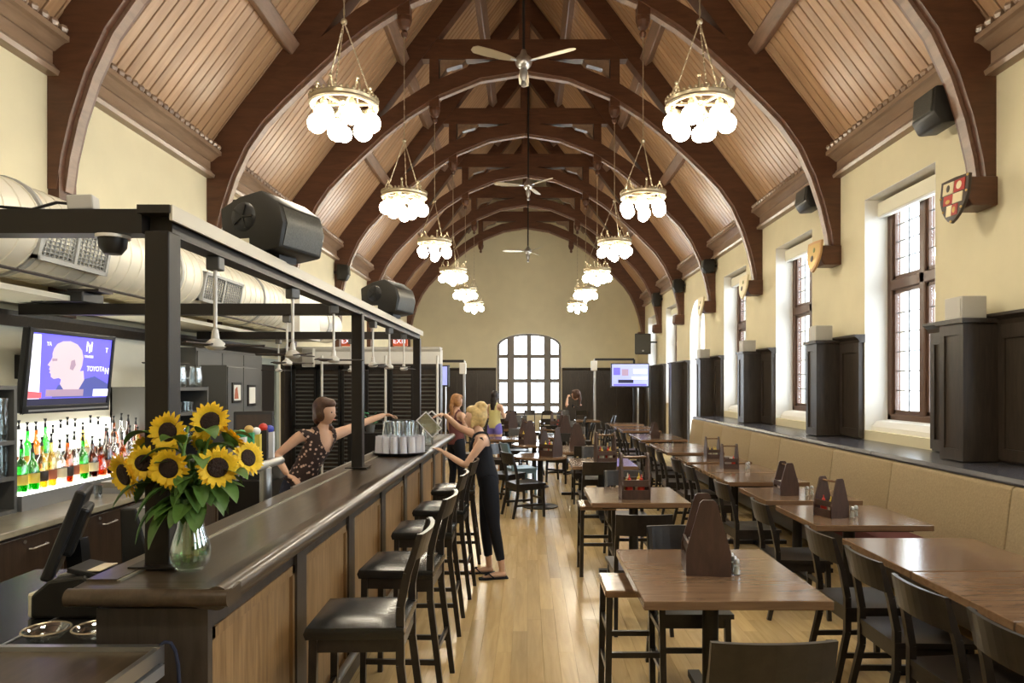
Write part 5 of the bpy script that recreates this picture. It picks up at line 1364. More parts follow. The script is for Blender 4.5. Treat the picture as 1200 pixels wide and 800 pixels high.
# lower service counter in the corner before the bar end
sc_ = thing('service_counter', 'lower wooden service counter with steel edging against the bar end', 'counter', (0, 0, 0))
MB().box(-3.2, -1.2, 1.0, 2.27, .90, .94).build('top', 'bar_top_wood', sc_)
MB().box(-3.2, -1.18, 2.25, 2.275, .895, .955).build('back_edging', 'steel', sc_); MB().box(-1.2, -1.18, 1.0, 2.25, .905, .952).build('edging', 'steel', sc_); MB().box(-1.2, -1.172, 1.0, 2.26, .86, .897).build('lower_edging', 'brushed_steel', sc_)
MB().box(-3.1, -1.26, 1.1, 2.2, 0, .90).build('cabinet_body', 'bar_dark', sc_)
MB().tube([(-1.20, 2.27, .945), (-1.18, 2.275, .962), (-1.163, 2.28, .958), (-1.150, 2.285, .93), (-1.143, 2.29, .88), (-1.14, 2.3, .75), (-1.14, 2.3, .4)], .006, 8).build('power_cord', 'cloth_navy', sc_, smooth=True)
sd_ = thing('terminal_counter', 'glossy black low counter under the order terminal behind the bar end', 'counter', (0, 0, 0))
MB().box(-2.45, -1.88, 2.42, 3.5, .0, .83).build('cabinet', 'black_metal', sd_); MB().box(-2.47, -1.875, 2.40, 3.52, .83, .87).build('top', 'leather', sd_)
db = W(85, 742, .00295)
for i, (dx, dy_) in enumerate(((0, 0), (.10, .02))):
    dsh = thing('glass_dish', 'shallow cut glass dish behind the service counter', 'dish', (-1.76 + dx * 1.7, 2.56 + dy_, .871), 0, 'glass dishes')
    MB().lathe([(0, .0), (.05, .0), (.075, .03), (.08, .035), (.074, .034), (.05, .008), (0, .008)], 20).build('bowl', 'clear_glass', dsh, smooth=True)
    MB().lathe([(.076, .031), (.082, .034), (.078, .038), (.074, .035)], 20, cap=False).build('rim', 'antique_metal', dsh, smooth=True)
gl = thing('wine_glass', 'short footed glass of dark drink on the back bar worktop', 'glass', (-3.52, .0070 * F, CZ))
MB().lathe([(0, 0), (.03, 0), (.033, .11), (.03, .11), (.028, .01), (0, .008)], 14).build('glass_body', 'clear_glass', gl, smooth=True); MB().lathe([(0, .009), (.027, .009), (.029, .05), (0, .05)], 14).build('drink', 'brown_glass', gl, smooth=True)
cs = thing('cream_splash_shelf', 'low stepped steel shelf on the back bar worktop', 'shelf', (0, 0, CZ))
MB().box(-3.66, -3.36, 6.0, 7.9, 0, .05).build('step', 'brushed_steel', cs); MB().box(-3.66, -3.50, 6.0, 7.9, .05, .1).build('step', 'backbar_top', cs)

# ---- tray of cups, jugs on the bar
TY = 6.80; TX = -1.235
ty = thing('serving_tray', 'round black serving tray loaded with white cups on the bar', 'tray', (TX, TY, BH + .0075))
MB().lathe([(0, 0), (.25, 0), (.268, .02), (.272, .022), (.262, .022), (.246, .006), (0, .006)], 32).build('pan', 'black_plastic', ty, smooth=True)
cup = MB().lathe([(0, 0), (.036, 0), (.0365, .004), (.030, .165), (.027, .165), (.033, .01), (0, .01)][::1], 14).mesh('plastic_cup', 'cup_white', True)
tum = MB().lathe([(0, .0), (.025, 0), (.034, .14), (.031, .14), (.023, .01), (0, .008)], 14).mesh('drinking_glass', 'clear_glass', True)
spots = [(.205 * math.cos(2 * PI * i / 15), .205 * math.sin(2 * PI * i / 15)) for i in range(15)] + [(.125 * math.cos(2 * PI * i / 8 + .2), .125 * math.sin(2 * PI * i / 8 + .2)) for i in range(8)] + [(.045 * math.cos(2 * PI * i / 3), .045 * math.sin(2 * PI * i / 3)) for i in range(3)]
for i, (dx, dy_) in enumerate(spots): tag(link('plastic_cup', cup, None, (TX + dx, TY + dy_, BH + .0145)), 'white plastic cup standing on the loaded serving tray', 'cup', 'white cups on the serving tray')
for i, (dx, dy_) in enumerate(spots[15:]):
    o = tag(link('drinking_glass', tum, None, (TX + dx * 1.2, TY + dy_ * 1.2, BH + .181), (random.uniform(-.15, .15), random.uniform(-.15, .15), 0)), 'clear glass standing on the white cups of the tray', 'glass', 'glasses on top of the tray cups')
place_pitcher((-1.20, 7.35, BH + .007), 1.2, 'clear glass pitcher standing on the bar behind the tray', 'pitchers on the bar')
place_pitcher((-1.10, 7.65, BH + .007), .2, 'clear glass pitcher standing on the bar behind the tray', 'pitchers on the bar')
jug = thing('held_jug', 'clear square water jug tilted in the blonde waitress hand', 'jug', (-.865, 6.70, 1.335)); jug.rotation_euler = (0, -.75, .15)
m = MB(); m.box(-.06, .06, -.05, .05, 0, .006)
for q in ((-.06, -.055, -.05, .05), (.055, .06, -.05, .05), (-.06, .06, -.05, -.045), (-.06, .06, .045, .05)): m.box(*q, 0, .22)
m.build('jug_walls', 'clear_glass', jug)
m = MB()
for z in (.0, .214):
    for q in ((-.063, -.057, -.053, .053), (.057, .063, -.053, .053), (-.063, .063, -.053, -.047), (-.063, .063, .047, .053)): m.box(*q, z, z + .008)
for a in (-.06, .06):
    for b in (-.05, .05): m.bar((a, b, 0), (a, b, .22), .007, .007)
m.build('jug_rims', 'white_plastic', jug)
h = MB(); h.tube([(.06, 0, .19), (.105, 0, .185), (.11, 0, .06), (.06, 0, .045)], .009, 8); h.build('handle', 'white_plastic', jug, smooth=True)
# green herb pot far behind the bar
hp = thing('herb_pot', 'small leafy green herb in a pot behind the bar', 'plant', (-2.45, 10.9, .0))
MB().box(-.3, .3, -.2, .2, 0, 1.05).build('stand', 'black_metal', hp); MB().lathe([(0, 1.05), (.06, 1.05), (.08, 1.17), (.07, 1.17), (0, 1.15)], 14).build('pot', 'grey_cabinet', hp)
for i in range(26):
    a = random.random() * 6.28; r_ = .03 + random.random() * .09; z = 1.18 + random.random() * .18; L = .06
    d = Vector((math.cos(a), math.sin(a), .5)); p = Vector((r_ * math.cos(a), r_ * math.sin(a), z)); s_ = Vector((-d.y, d.x, 0)) * .02
    MB().add([p, p + d * L * .5 + s_, p + d * L, p + d * L * .5 - s_], [(0, 1, 2, 3)]).build('leaf', 'green_plastic', hp)

# ---- sunflowers in a glass vase
VX, VY, VZ = -1.225, 2.545, BH + .0075
vs_ = thing('glass_vase', 'clear rounded glass vase holding the sunflowers on the bar end', 'vase', (VX, VY, VZ))
MB().lathe([(0, 0), (.045, 0), (.066, .03), (.071, .065), (.062, .11), (.046, .16), (.041, .20), (.05, .25), (.054, .262), (.050, .262), (.046, .25), (.037, .20), (.042, .16), (.058, .11), (.067, .065), (.061, .03), (.042, .010), (0, .010)], 24).build('vase_body', 'vase_glass', vs_, smooth=True)
MB().lathe([(0, .012), (.041, .012), (.060, .032), (.0655, .065), (.057, .11), (0, .11)], 24).build('water_fill', 'water', vs_, smooth=True)
def leaf_mesh(m, p, d, L, wd, droop):
    d = Vector(d).normalized(); side = d.cross(Vector((0, 0, 1))).normalized(); n = 7; prev = None; vs = []; q = Vector(p)
    for i in range(n + 1):
        a = i / n; wv = wd * math.sin(PI * min(1, a * .93 + .06)) ** .8 * (1 - .25 * a); dirn = (d + Vector((0, 0, -droop * a * 1.6))).normalized()
        if i: q = q + dirn * (L / n)
        up = side.cross(dirn); vs += [q + side * wv + up * wv * .35, q, q - side * wv + up * wv * .35]
    fs_ = []
    for i in range(n):
        for j in (0, 1): fs_.append((i * 3 + j, i * 3 + j + 1, (i + 1) * 3 + j + 1, (i + 1) * 3 + j))
    m.add(vs, fs_)
fu = VY / F
heads = [(197, 506, 20, (-.1, -1, .05), 0, 'dark centred sunflower facing the room, just left of the topmost one'), (242, 494, 20, (.05, -1, .35), .03, 'topmost sunflower of the bouquet'), (208, 546, 20, (.0, -1, -.05), -.06, 'low middle sunflower with a round dark centre'),
         (174, 541, 17, (.35, -1, .0), -.03, 'small sunflower between the drooping one and the low middle one'), (150, 555, 23, (-.55, -.9, -.25), -.02, 'large drooping sunflower nearest the bottles'), (265, 545, 20, (.55, -1, .1), -.07, 'sunflower with narrow turned face on the bar stool side'),
         (262, 515, 21, (.55, .5, .75), .06, 'sunflower seen from behind just under the topmost one'), (284, 538, 18, (.8, -.45, .25), .05, 'sunflower turned aside at the bar stool edge'), (224, 524, 15, (.2, .8, .5), .09, 'half hidden sunflower in the middle of the bouquet'), (160, 528, 16, (-.5, .7, .4), .08, 'half hidden sunflower behind the drooping one')]
for i, (px, py, r_, nrm, dy_, lab) in enumerate(heads):
    p = W(px, py, fu); p.y += dy_; R_ = r_ * fu * 1.2; nv = Vector(nrm).normalized()
    t = thing('sunflower', lab, 'flower', p)
    q = nv.to_track_quat('Z', 'Y').to_matrix()
    m = MB()
    for layer, (cnt, ln, lift) in enumerate(((21, 1.02, .08), (19, .90, .24))):
        for k in range(cnt):
            a = 2 * PI * (k + .5 * layer) / cnt + random.uniform(-.08, .08); L = R_ * ln * random.uniform(.9, 1.06); w_ = R_ * .115; r0 = R_ * .40
            ca, sa = math.cos(a), math.sin(a); pts = []
            for (rr, ww, zz) in ((r0, w_ * .6, 0), (r0 + (L - r0) * .45, w_, lift * R_ * .55), (r0 + (L - r0) * .8, w_ * .7, lift * R_ * .8), (L, 0.0008, lift * R_ * .7)):
                for sgn in (1, -1): pts.append(q @ Vector((rr * ca - sgn * ww * sa, rr * sa + sgn * ww * ca, zz)))
            m.add(pts, [(0, 1, 3, 2), (2, 3, 5, 4), (4, 5, 7, 6)])
    m.build('petals', 'petal', t)
    m = MB(); m.lathe([(0, .10 * R_), (.25 * R_, .15 * R_), (.42 * R_, .12 * R_), (.50 * R_, .02 * R_), (.46 * R_, -.05 * R_)], 18)
    m.v = [tuple(q @ Vector(v)) for v in m.v]; m.build('seed_disk', 'seed_disk', t, smooth=True)
    m = MB(); m.lathe([(.54 * R_, -.02 * R_), (.45 * R_, -.12 * R_), (.2 * R_, -.22 * R_), (0.06 * R_, -.3 * R_)], 14); m.v = [tuple(q @ Vector(v)) for v in m.v]; m.build('calyx', 'leaf', t, smooth=True)
    a_ = i * 2.4; base = Vector((VX + .022 * math.cos(a_), VY + .022 * math.sin(a_), VZ + .03)) - p
    neck = Vector((VX + .02 * math.cos(a_ + .4), VY + .02 * math.sin(a_ + .4), VZ + .21)) - p
    st = -nv * R_ * .25; mid_ = (neck + st) / 2 + Vector((0, 0, .03)) - nv * .03
    MB().tube([base, base.lerp(neck, .5), neck, neck.lerp(mid_, .6), mid_, mid_.lerp(st, .6) - nv * .008, st], .0052, 7).build('stem', 'stem', t, smooth=True)
    for k in range(4):
        pp = neck.lerp(mid_, .25 + .28 * k); aa = random.random() * 6.28 if k else math.atan2(p.y - VY - .3, p.x - VX + .0001)
        m = MB(); leaf_mesh(m, pp, (math.cos(aa), math.sin(aa), .25), random.uniform(.12, .18), random.uniform(.030, .044), random.uniform(.5, 1.3)); m.build('leaf', 'leaf', t, smooth=True)
# the big hanging leaves
lf = thing('leaf_spray', 'broad green sunflower leaves hanging over the vase rim', 'leaves', (VX, VY, VZ + .22))
for (px, py, dx, dz, L, wd, dr) in ((205, 570, -1, .3, .17, .036, 1.5), (190, 590, -1, -.3, .16, .028, 2.0), (215, 590, -.5, .1, .19, .045, 1.9), (236, 570, .4, .5, .12, .03, 1.4), (258, 565, 1, .3, .13, .035, 1.0), (180, 565, -1, .5, .16, .032, 1.3), (225, 560, .1, .6, .12, .03, 1.2)):
    p = W(px, py, fu); p.y -= .02; m = MB(); leaf_mesh(m, p - Vector((VX, VY, VZ + .22)), (dx, -.6, dz), L, wd, dr); m.build('leaf', 'leaf', lf, smooth=True)
for k in range(20):
    a_ = k * 2.399; rr = .03 + .012 * (k % 6); m = MB()
    leaf_mesh(m, (rr * math.cos(a_) * 1.6, rr * math.sin(a_) * .8 + .02, .06 + .012 * k), (math.cos(a_), math.sin(a_) * .8, .7), random.uniform(.10, .15), random.uniform(.03, .045), random.uniform(.4, 1.0)); m.build('leaf', 'leaf', lf, smooth=True)
MB().tube([(0, 0, -.14), (.0, 0, 0), (-.03, -.02, .12), (-.01, 0, .3)], .006, 7).build('stem', 'stem', lf, smooth=True)
# ================================================================== people
TMP = bpy.data.scenes.new('workshop')
def skin_mesh(chains, sub=1, name='body'):
    """chains: list of [(pos, radius), ...]; chains sharing a point are joined; returns evaluated mesh"""
    verts = []; edges = []; rad = []; idx = {}
    def vid(p, r):
        k = tuple(round(c, 4) for c in p)
        if k not in idx: idx[k] = len(verts); verts.append(k); rad.append(r)
        return idx[k]
    for ch in chains:
        prev = None
        for p, r in ch:
            v = vid(p, r)
            if prev is not None and prev != v: edges.append((prev, v))
            prev = v
    me = bpy.data.meshes.new(name); me.from_pydata(verts, edges, [])
    o = bpy.data.objects.new(name, me); TMP.collection.objects.link(o)
    md = o.modifiers.new('skin', 'SKIN'); md.use_smooth_shade = True; md.branch_smoothing = .3
    layer = me.skin_vertices[0].data; firsts = {tuple(round(c, 4) for c in ch[0][0]) for ch in chains}
    for i, r in enumerate(rad):
        r2 = r if isinstance(r, tuple) else (r, r)
        layer[i].radius = r2; layer[i].use_root = (i == 0)
    sm = o.modifiers.new('sub', 'SUBSURF'); sm.levels = sub; sm.render_levels = sub
    TMP.view_layers[0].update()
    dg = TMP.view_layers[0].depsgraph; dg.update(); out = bpy.data.meshes.new_from_object(o.evaluated_get(dg))
    bpy.data.objects.remove(o); return out
def fuse(meshes, voxel, mat, name, smooth_it=3):
    """join meshes into one continuous surface"""
    bm = bmesh.new()
    for m in meshes: bm.from_mesh(m)
    me = bpy.data.meshes.new(name); bm.to_mesh(me); bm.free()
    o = bpy.data.objects.new(name, me); TMP.collection.objects.link(o)
    r = o.modifiers.new('remesh', 'REMESH'); r.mode = 'VOXEL'; r.voxel_size = voxel; r.use_smooth_shade = True
    s = o.modifiers.new('smooth', 'SMOOTH'); s.factor = .5; s.iterations = smooth_it
    TMP.view_layers[0].update()
    dg = TMP.view_layers[0].depsgraph; dg.update(); out = bpy.data.meshes.new_from_object(o.evaluated_get(dg))
    bpy.data.objects.remove(o); out.materials.clear(); out.materials.append(M[mat]); out.name = name
    for p in out.polygons: p.use_smooth = True
    return out
def head_mesh(c, yaw, pitch=0, tilt=0, s=1.0):
    """face looks along +y before yaw"""
    m = MB(); R_ = rot3(pitch, tilt, yaw)
    n, rg = 24, 20; vs = []
    for i in range(rg + 1):
        t = PI * i / rg
        for k in range(n):
            a = 2 * PI * k / n
            x, y, z = math.sin(t) * math.cos(a), math.sin(t) * math.sin(a), -math.cos(t)
            X_, Y_, Z_ = x * .073, y * .092, z * .115
            if z < 0: X_ *= 1 + .30 * z * (1 if y > 0 else .6); Y_ *= 1 + (.02 if y > 0 else .35) * z
            if y > .5 and -.25 < z < .15: Y_ -= .007 * math.exp(-((abs(x) - .38) / .2) ** 2)          # eye sockets
            if y > .6: Y_ += .020 * math.exp(-(x / .13) ** 2) * math.exp(-((z + .22) / .16) ** 2)     # nose
            if y > .6: Y_ += .006 * math.exp(-(x / .28) ** 2) * math.exp(-((z + .55) / .08) ** 2)      # lips
            if y > .4: Y_ += .008 * math.exp(-(x / .3) ** 2) * math.exp(-((z + .86) / .12) ** 2)       # chin
            vs.append(Vector(c) + R_ @ (Vector((X_, Y_, Z_)) * s))
    fs_ = []
    for i in range(rg):
        for k in range(n): fs_.append((i * n + k, i * n + (k + 1) % n, (i + 1) * n + (k + 1) % n, (i + 1) * n + k))
    m.add(vs, fs_)
    for sx in (-1, 1):
        e = MB().ball((0, 0, 0), (.012, .022, .032), 8, 6); m.add([Vector(c) + R_ @ ((Vector(v) + Vector((sx * .074, -.008, -.006))) * s) for v in e.v], e.f)
    return m.mesh('head', 'skin')
def hand_chains(w_, d, nrm, curl, s=1.0, thumb=1):
    """palm plus five separate bent fingers from wrist w_, pointing along d, palm normal nrm"""
    d = Vector(d).normalized(); nrm = Vector(nrm); nrm = (nrm - d * nrm.dot(d)).normalized(); sd = d.cross(nrm)
    W0 = Vector(w_); out = []
    pc = W0 + d * .045 * s
    out.append([(W0, .024 * s), (pc, (.036 * s, .017 * s)), (W0 + d * .08 * s, (.036 * s, .014 * s))])
    for i, (off, ln) in enumerate(((-.032, .068), (-.011, .078), (.011, .074), (.031, .058))):
        p = W0 + d * .075 * s + sd * off * s; ch = [(p, .0095 * s)]; dd = d.copy(); q = p
        for k in range(3):
            ang = curl * (.5 + .5 * k); dd = (dd * math.cos(ang) + nrm * math.sin(ang)).normalized() if k or curl else dd
            q = q + dd * ln * (.45, .32, .25)[k] * s; ch.append((q, (.009, .0082, .0072)[k] * s))
        out.append(ch)
    p = W0 + d * .025 * s - sd * .028 * s * thumb; q = p + (d * .5 - sd * .75 * thumb + nrm * .3).normalized() * .036 * s; r = q + (d * .8 - sd * .2 * thumb + nrm * .5).normalized() * .032 * s
    out.append([(p, .012 * s), (q, .0105 * s), (r, .0085 * s)])
    return out
def build_person(label, J, yaw, skin_m, top, legs_cover, hair, s=1.0, voxel=.009, hands=True, head_pitch=0.0, head_tilt=0.0, curl=.35, head_yaw=None):
    V = {k: Vector(v) for k, v in J.items()}
    base = Vector(((V['ankle_l'].x + V['ankle_r'].x) / 2, (V['ankle_l'].y + V['ankle_r'].y) / 2, 0))
    V = {k: v - base for k, v in V.items()}
    t = thing('person', label, 'person', base)
    fw = Vector((-math.sin(yaw), math.cos(yaw), 0))
    pel, chest, neck, head = V['pelvis'], V['chest'], V['neck'], V['head']
    waist = pel.lerp(chest, .45)
    torso = [(pel, (.150 * s, .125 * s)), (waist, (.125 * s, .105 * s)), (chest, (.148 * s, .118 * s)), (chest.lerp(neck, .62), (.112 * s, .085 * s)), (neck, .055 * s), (neck.lerp(head, .5), .050 * s)]
    parts = []
    body = [torso]; feet = []
    sh_c = chest.lerp(neck, .62)
    for q in 'lr':
        body.append([(sh_c, (.112 * s, .085 * s)), (V['sh_' + q], .056 * s), (V['sh_' + q].lerp(V['el_' + q], .5), .043 * s), (V['el_' + q], .036 * s), (V['el_' + q].lerp(V['wr_' + q], .4), .034 * s), (V['wr_' + q], .024 * s)])
        body.append([(pel, (.150 * s, .125 * s)), (V['hip_' + q], .100 * s), (V['hip_' + q].lerp(V['knee_' + q], .5), .082 * s), (V['knee_' + q], .054 * s), (V['knee_' + q].lerp(V['ankle_' + q], .35), .052 * s), (V['ankle_' + q], .034 * s), (V['ankle_' + q] + Vector((0, 0, -.045)), .034 * s)])
        fd = Vector(V.get('toe_' + q, fw * .2 + V['ankle_' + q]) - V['ankle_' + q]); fd.z = 0; fd.normalize()
        a0 = V['ankle_' + q].copy(); a0.z = .035
        feet.append([(a0 - fd * .045, .03 * s), (a0 + fd * .05, .034 * s), (a0 + fd * .14 - Vector((0, 0, .010)), (.036 * s, .020 * s)), (a0 + fd * .19 - Vector((0, 0, .014)), (.03 * s, .014 * s))])
    parts.append(skin_mesh(body, 2))
    for f_ in feet: parts.append(skin_mesh([f_], 2))
    hy = yaw if head_yaw is None else head_yaw
    parts.append(head_mesh(head, hy, head_pitch, head_tilt, s))
    if hands:
        for q in 'lr':
            hd = V['hand_' + q] - V['wr_' + q]
            for ch in hand_chains(V['wr_' + q], hd, J.get('palm_' + q, (0, 0, -1)), curl, s * .98, 1 if q == 'l' else -1): parts.append(skin_mesh([ch], 1))
    b = link('body', fuse(parts, voxel, skin_m, 'body', 2), t)
    # clothing: shells lifted off the body surface, ending at neckline, waist and hems
    bones = [('spine', pel, neck, .11 * s)]
    for q in 'lr':
        bones += [('arm', sh_c.lerp(V['sh_' + q], .85), V['el_' + q], .048 * s), ('fore', V['el_' + q], V['hand_' + q], .03 * s), ('thigh', V['hip_' + q], V['knee_' + q], .085 * s), ('calf', V['knee_' + q], V['ankle_' + q], .045 * s), ('foot', V['ankle_' + q] - Vector((0, 0, .03)), V['ankle_' + q] - Vector((0, 0, .09)), .05 * s)]
    bones.append(('head', neck.lerp(head, .35), head, .06 * s))
    ax = (neck - pel); aL = ax.length_squared; lat_ax = (V['sh_l'] - V['sh_r']).normalized()
    front_ax = ax.normalized().cross(lat_ax).normalized()
    if front_ax.dot(fw) < 0: front_ax = -front_ax
    def region(c_):
        best = None
        for nm_, a_, b_, r_ in bones:
            d_ = b_ - a_; t_ = max(0, min(1, (c_ - a_).dot(d_) / d_.length_squared)); k_ = (c_ - a_ - d_ * t_).length - r_
            if best is None or k_ < best[0]: best = (k_, nm_, t_)
        return best[1], best[2], (c_ - pel).dot(ax) / aL, (c_ - neck).dot(lat_ax), (c_ - neck).dot(front_ax)
    def shell(nm_, mat, test, lift):
        bm = bmesh.new(); bm.from_mesh(b.data); bm.normal_update()
        bmesh.ops.delete(bm, geom=[f for f in bm.faces if not test(*region(f.calc_center_median()))], context='FACES')
        for _ in range(2): bmesh.ops.smooth_vert(bm, verts=[v for v in bm.verts if v.is_boundary], factor=.5, use_axis_x=True, use_axis_y=True, use_axis_z=True)
        bm.normal_update(); nn_ = {v: v.normal.copy() for v in bm.verts}
        for v in bm.verts: v.co += nn_[v] * (lift if not v.is_boundary else lift * .6)
        me = bpy.data.meshes.new(nm_); bm.to_mesh(me); bm.free(); me.materials.clear(); me.materials.append(M[mat])
        return link(nm_, me, t)
    if top:
        def is_top(nm_, tt, a_, lat, fr_):
            if nm_ in ('fore', 'thigh', 'calf', 'foot', 'head'): return False
            if nm_ == 'arm' and tt > .03: return False
            if a_ < -.06: return False
            neckline = .90 - .20 * math.exp(-(lat / (.055 * s)) ** 2) if fr_ > 0 else .72
            if a_ < neckline: return True
            return .055 * s < abs(lat) < .098 * s and a_ < 1.12
        shell('tank_top', top[0], is_top, .011)
    if legs_cover:
        mat, low = legs_cover
        lim = .30 if low <= 3 else 1.0
        def is_leg(nm_, tt, a_, lat, fr_):
            if nm_ == 'thigh': return tt < lim or lim >= 1
            if nm_ == 'calf': return lim >= 1 and tt < .80
            return nm_ == 'spine' and a_ < .16
        shell('trousers' if low > 3 else 'shorts', mat, is_leg, .007)
    # hair cap, shaped per style
    R_ = rot3(head_pitch, head_tilt, hy); mat, style = hair; m = []
    def hb(c, r): m.append(MB().ball((0, 0, 0), r, 16, 12)); mm = m[-1]; mm.v = [tuple(head + R_ @ ((Vector(v) + Vector(c)) * s)) for v in mm.v]
    hb((0, -.028, .030), (.087, .092, .104)); hb((0, .02, .072), (.072, .072, .05)); hb((-.045, -.02, -.01), (.042, .06, .075)); hb((.045, -.02, -.01), (.042, .06, .075))
    if style == 'bun': hb((.0, -.055, .12), (.062, .062, .055)); hb((0, -.05, .02), (.095, .085, .095)); hb((.03, -.07, .09), (.045, .04, .04)); hb((-.03, -.075, .085), (.045, .04, .045)); hb((0, -.085, -.02), (.065, .04, .075)); hb((.03, -.06, .15), (.03, .03, .025)); hb((-.035, -.045, .14), (.03, .03, .03))
    if style == 'bun':
        for k in range(14): a = k * 2.4; hb((.05 * math.cos(a), -.06 + .045 * math.sin(a), .05 + .008 * k), (.026, .026, .022))
        hb((.07, .01, -.06), (.014, .02, .05)); hb((-.07, .01, -.06), (.014, .02, .05))
    if style == 'pony': hb((0, -.10, .0), (.038, .045, .055)); hb((0, -.12, -.08), (.035, .035, .08)); hb((0, -.115, -.16), (.025, .025, .06))
    if style == 'long': hb((0, -.07, -.08), (.08, .045, .12)); hb((0, -.085, -.19), (.075, .035, .11)); hb((0, -.09, -.28), (.06, .03, .08))
    if style == 'side': hb((0, -.06, -.04), (.07, .05, .08)); hb((-.06, .0, -.12), (.03, .03, .07)); hb((-.06, .04, -.2), (.026, .026, .08)); hb((0, -.02, .085), (.06, .07, .04))
    hm = [q.mesh('hair', mat) for q in m]
    link('hair', fuse(hm, .010, mat, 'hair', 2), t)
    for sx in (-1, 1):
        e = MB().ball((0, 0, 0), (.010, .006, .006), 8, 6); e.v = [tuple(head + R_ @ ((Vector(v) + Vector((sx * .029, .079, .002))) * s)) for v in e.v]; e.build('eye', 'hair_black', t, smooth=True)
    e = MB().ball((0, 0, 0), (.020, .006, .006), 8, 6); e.v = [tuple(head + R_ @ ((Vector(v) + Vector((0, .093, -.062))) * s)) for v in e.v]; e.build('lips', 'lip', t, smooth=True)
    return t
def J_px(u, table_, dy):
    out = {}
    for k, (px, py) in table_.items():
        p = W(px, py, u + dy.get(k, 0) / F); out[k] = p
    return out
# ---- waitress at the bar
wu = .00768
def at_(x, y, z): return Vector((x, y, z))
wy = 6.56
Jw = dict(pelvis=at_(-.37, wy, .88), chest=at_(-.435, wy + .01, 1.17), neck=at_(-.45, wy + .02, 1.345), head=at_(-.500, wy + .03, 1.485),
          sh_l=at_(-.40, wy - .155, 1.285), sh_r=at_(-.47, wy + .17, 1.30), el_l=at_(-.565, wy - .17, 1.055), wr_l=at_(-.80, wy + .05, 1.165), hand_l=at_(-.92, wy + .14, 1.215),
          el_r=at_(-.67, wy + .22, 1.385), wr_r=at_(-.80, wy + .16, 1.515), hand_r=at_(-.87, wy + .13, 1.50),
          hip_l=at_(-.355, wy - .085, .85), hip_r=at_(-.365, wy + .085, .85), knee_l=at_(-.305, wy - .08, .475), knee_r=at_(-.40, wy + .09, .475), ankle_l=at_(-.235, wy - .06, .095), ankle_r=at_(-.365, wy + .11, .095),
          toe_l=at_(-.05, wy - .12, 0.0), toe_r=at_(-.56, wy + .1, 0))
Jw['toe_l'] = at_(-.44, wy - .10, 0)
pw = build_person('blonde woman in black tank top and trousers pouring beside the tray', Jw, PI / 2, 'skin_pale', ('cloth_black', True, True), ('cloth_black', 6), ('hair_blonde', 'bun'), s=.93, voxel=.0085, head_pitch=.12, head_yaw=PI / 2 + .05)
for q, x, y, a in (('l', -.31, wy - .085, PI / 2 + .2), ('r', -.44, wy + .105, PI / 2)):
    base = pw.location; m = MB(); R_ = rot3(0, 0, a)
    sole = [(-.04, -.13), (.035, -.13), (.04, .0), (.05, .09), (.03, .14), (-.03, .14), (-.045, .08), (-.035, .0)]
    m.prism([tuple((R_ @ Vector((p[0], p[1], 0)))[:2]) for p in sole], 'z', 0.001, .014); sl = m.build('flip_flop', 'cloth_black', pw, loc=(x - base.x, y - base.y, 0))
    st = MB(); st.tube([R_ @ Vector((-.04, .0, .012)), R_ @ Vector((-.02, .05, .055)), R_ @ Vector((0, .09, .03)), R_ @ Vector((.02, .05, .055)), R_ @ Vector((.04, .0, .012))], .006, 6); st.build('strap', 'cloth_black', sl)
# ---- bartender behind the bar
by = 6.05
Jb = dict(pelvis=at_(-1.98, by, .90), chest=at_(-1.84, by + .0, 1.225), neck=at_(-1.775, by + .03, 1.415), head=at_(-1.750, by + .01, 1.560),
          sh_l=at_(-1.665, by + .12, 1.365), sh_r=at_(-1.93, by - .09, 1.365), el_r=at_(-2.115, by - .16, 1.195), wr_r=at_(-1.97, by - .30, 1.055), hand_r=at_(-1.87, by - .34, 1.01),
          el_l=at_(-1.48, by + .34, 1.455), wr_l=at_(-1.335, by + .52, 1.515), hand_l=at_(-1.27, by + .60, 1.50),
          hip_l=at_(-1.93, by + .06, .87), hip_r=at_(-2.05, by - .06, .87), knee_l=at_(-1.93, by + .07, .48), knee_r=at_(-2.06, by - .05, .48), ankle_l=at_(-1.95, by + .08, .095), ankle_r=at_(-2.08, by - .06, .095))
Jb['toe_l'] = at_(-1.78, by - .05, 0); Jb['toe_r'] = at_(-1.92, by - .2, 0)
def flower_cloth():
    m, n, l, b = _mat('cloth_floral')
    tc = n.new('ShaderNodeTexCoord'); vo = n.new('ShaderNodeTexVoronoi'); vo.inputs['Scale'].default_value = 26
    l.new(tc.outputs['Object'], vo.inputs['Vector']); r = n.new('ShaderNodeValToRGB')
    r.color_ramp.elements[0].position = .22; r.color_ramp.elements[0].color = (.62, .42, .32, 1); r.color_ramp.elements[1].position = .34; r.color_ramp.elements[1].color = (.030, .014, .011, 1)
    l.new(vo.outputs['Distance'], r.inputs['Fac']); l.new(r.outputs['Color'], b.inputs['Base Color']); b.inputs['Roughness'].default_value = .85
    M['cloth_floral'] = m
flower_cloth()
build_person('brown haired woman in a dark floral top reaching across the bar', Jb, -2.29, 'skin', ('cloth_floral', True, True), ('cloth_navy', 6), ('hair_brown', 'side'), s=1.0, voxel=.0085, head_yaw=-PI / 2 - .25, head_pitch=-.05)
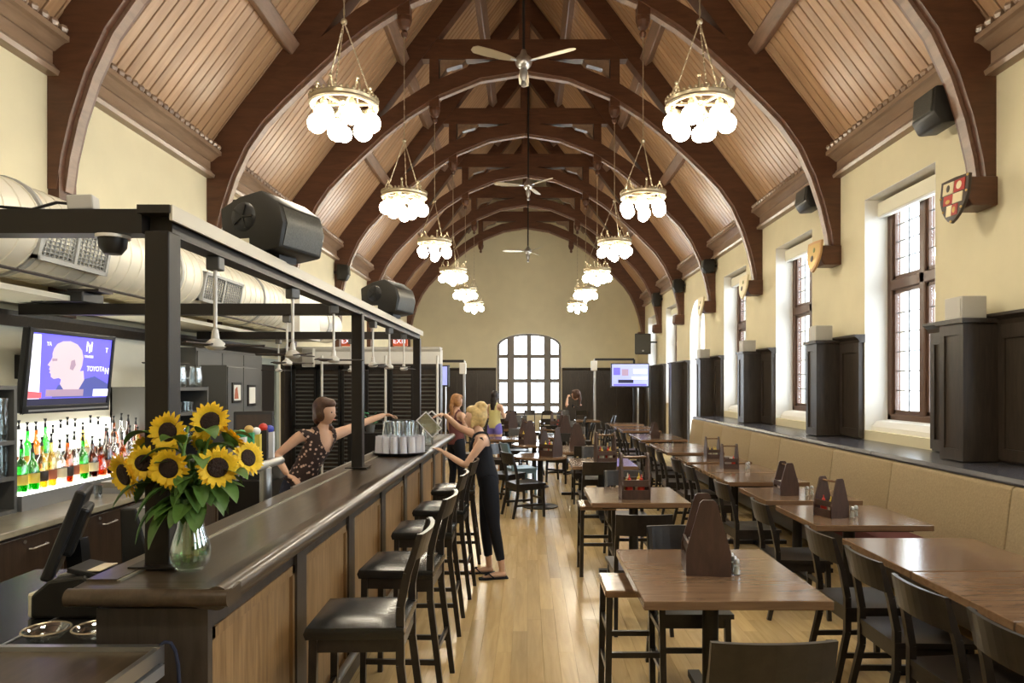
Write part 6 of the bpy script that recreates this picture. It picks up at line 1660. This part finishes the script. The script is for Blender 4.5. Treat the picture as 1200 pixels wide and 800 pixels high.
# ---- guests and staff farther back
def standing(label, x, y, yaw, skin_m, top, legs_c, hair, h=1.66, arm='down', s=.96, hy=None):
    R_ = rot3(0, 0, yaw); k = h / 1.66
    def P(a, b, c_): q = R_ @ Vector((a, b, 0)); return Vector((x + q.x, y + q.y, c_ * k))
    J = dict(pelvis=P(0, 0, .92), chest=P(0, .01, 1.22), neck=P(0, 0, 1.405), head=P(0, .025, 1.545), sh_l=P(-.165, 0, 1.345), sh_r=P(.165, 0, 1.345), hip_l=P(-.09, 0, .89), hip_r=P(.09, 0, .89), knee_l=P(-.095, .02, .49), knee_r=P(.095, .02, .49), ankle_l=P(-.10, -.02, .095), ankle_r=P(.10, .03, .095), toe_l=P(-.12, .2, 0), toe_r=P(.12, .25, 0))
    for q, sg in (('l', -1), ('r', 1)):
        if arm == 'down': J['el_' + q], J['wr_' + q], J['hand_' + q] = P(sg * .21, -.03, 1.09), P(sg * .20, .06, .87), P(sg * .19, .1, .76)
        elif arm == 'front': J['el_' + q], J['wr_' + q], J['hand_' + q] = P(sg * .21, .03, 1.10), P(sg * .12, .24, 1.16), P(sg * .08, .32, 1.18)
        else: J['el_' + q], J['wr_' + q], J['hand_' + q] = P(sg * .30, .06, 1.28), P(sg * .16, .12, 1.50), P(sg * .08, .14, 1.56)
    return build_person(label, J, yaw, skin_m, top, legs_c, hair, s=s * k, voxel=.014, hands=True, head_yaw=hy)
standing('red haired woman with a ponytail in a wine top beyond the bar end', -1.08, 10.6, -.8, 'skin_pale', ('cloth_wine', True, True), ('cloth_black', 6), ('hair_red', 'pony'), 1.65, 'front')
standing('woman with long dark hair in a yellow top and purple shorts', -.68, 14.5, -.5, 'skin_pale', ('cloth_yellow', True, True), ('cloth_purple', 3), ('hair_black', 'long'), 1.66, 'front')
standing('woman in a dark top with both hands raised to her hair', 1.06, 15.1, .9, 'skin_pale', ('cloth_black', True, True), ('cloth_purple', 3), ('hair_brown', 'pony'), 1.68, 'up')

bpy.data.scenes.remove(TMP)
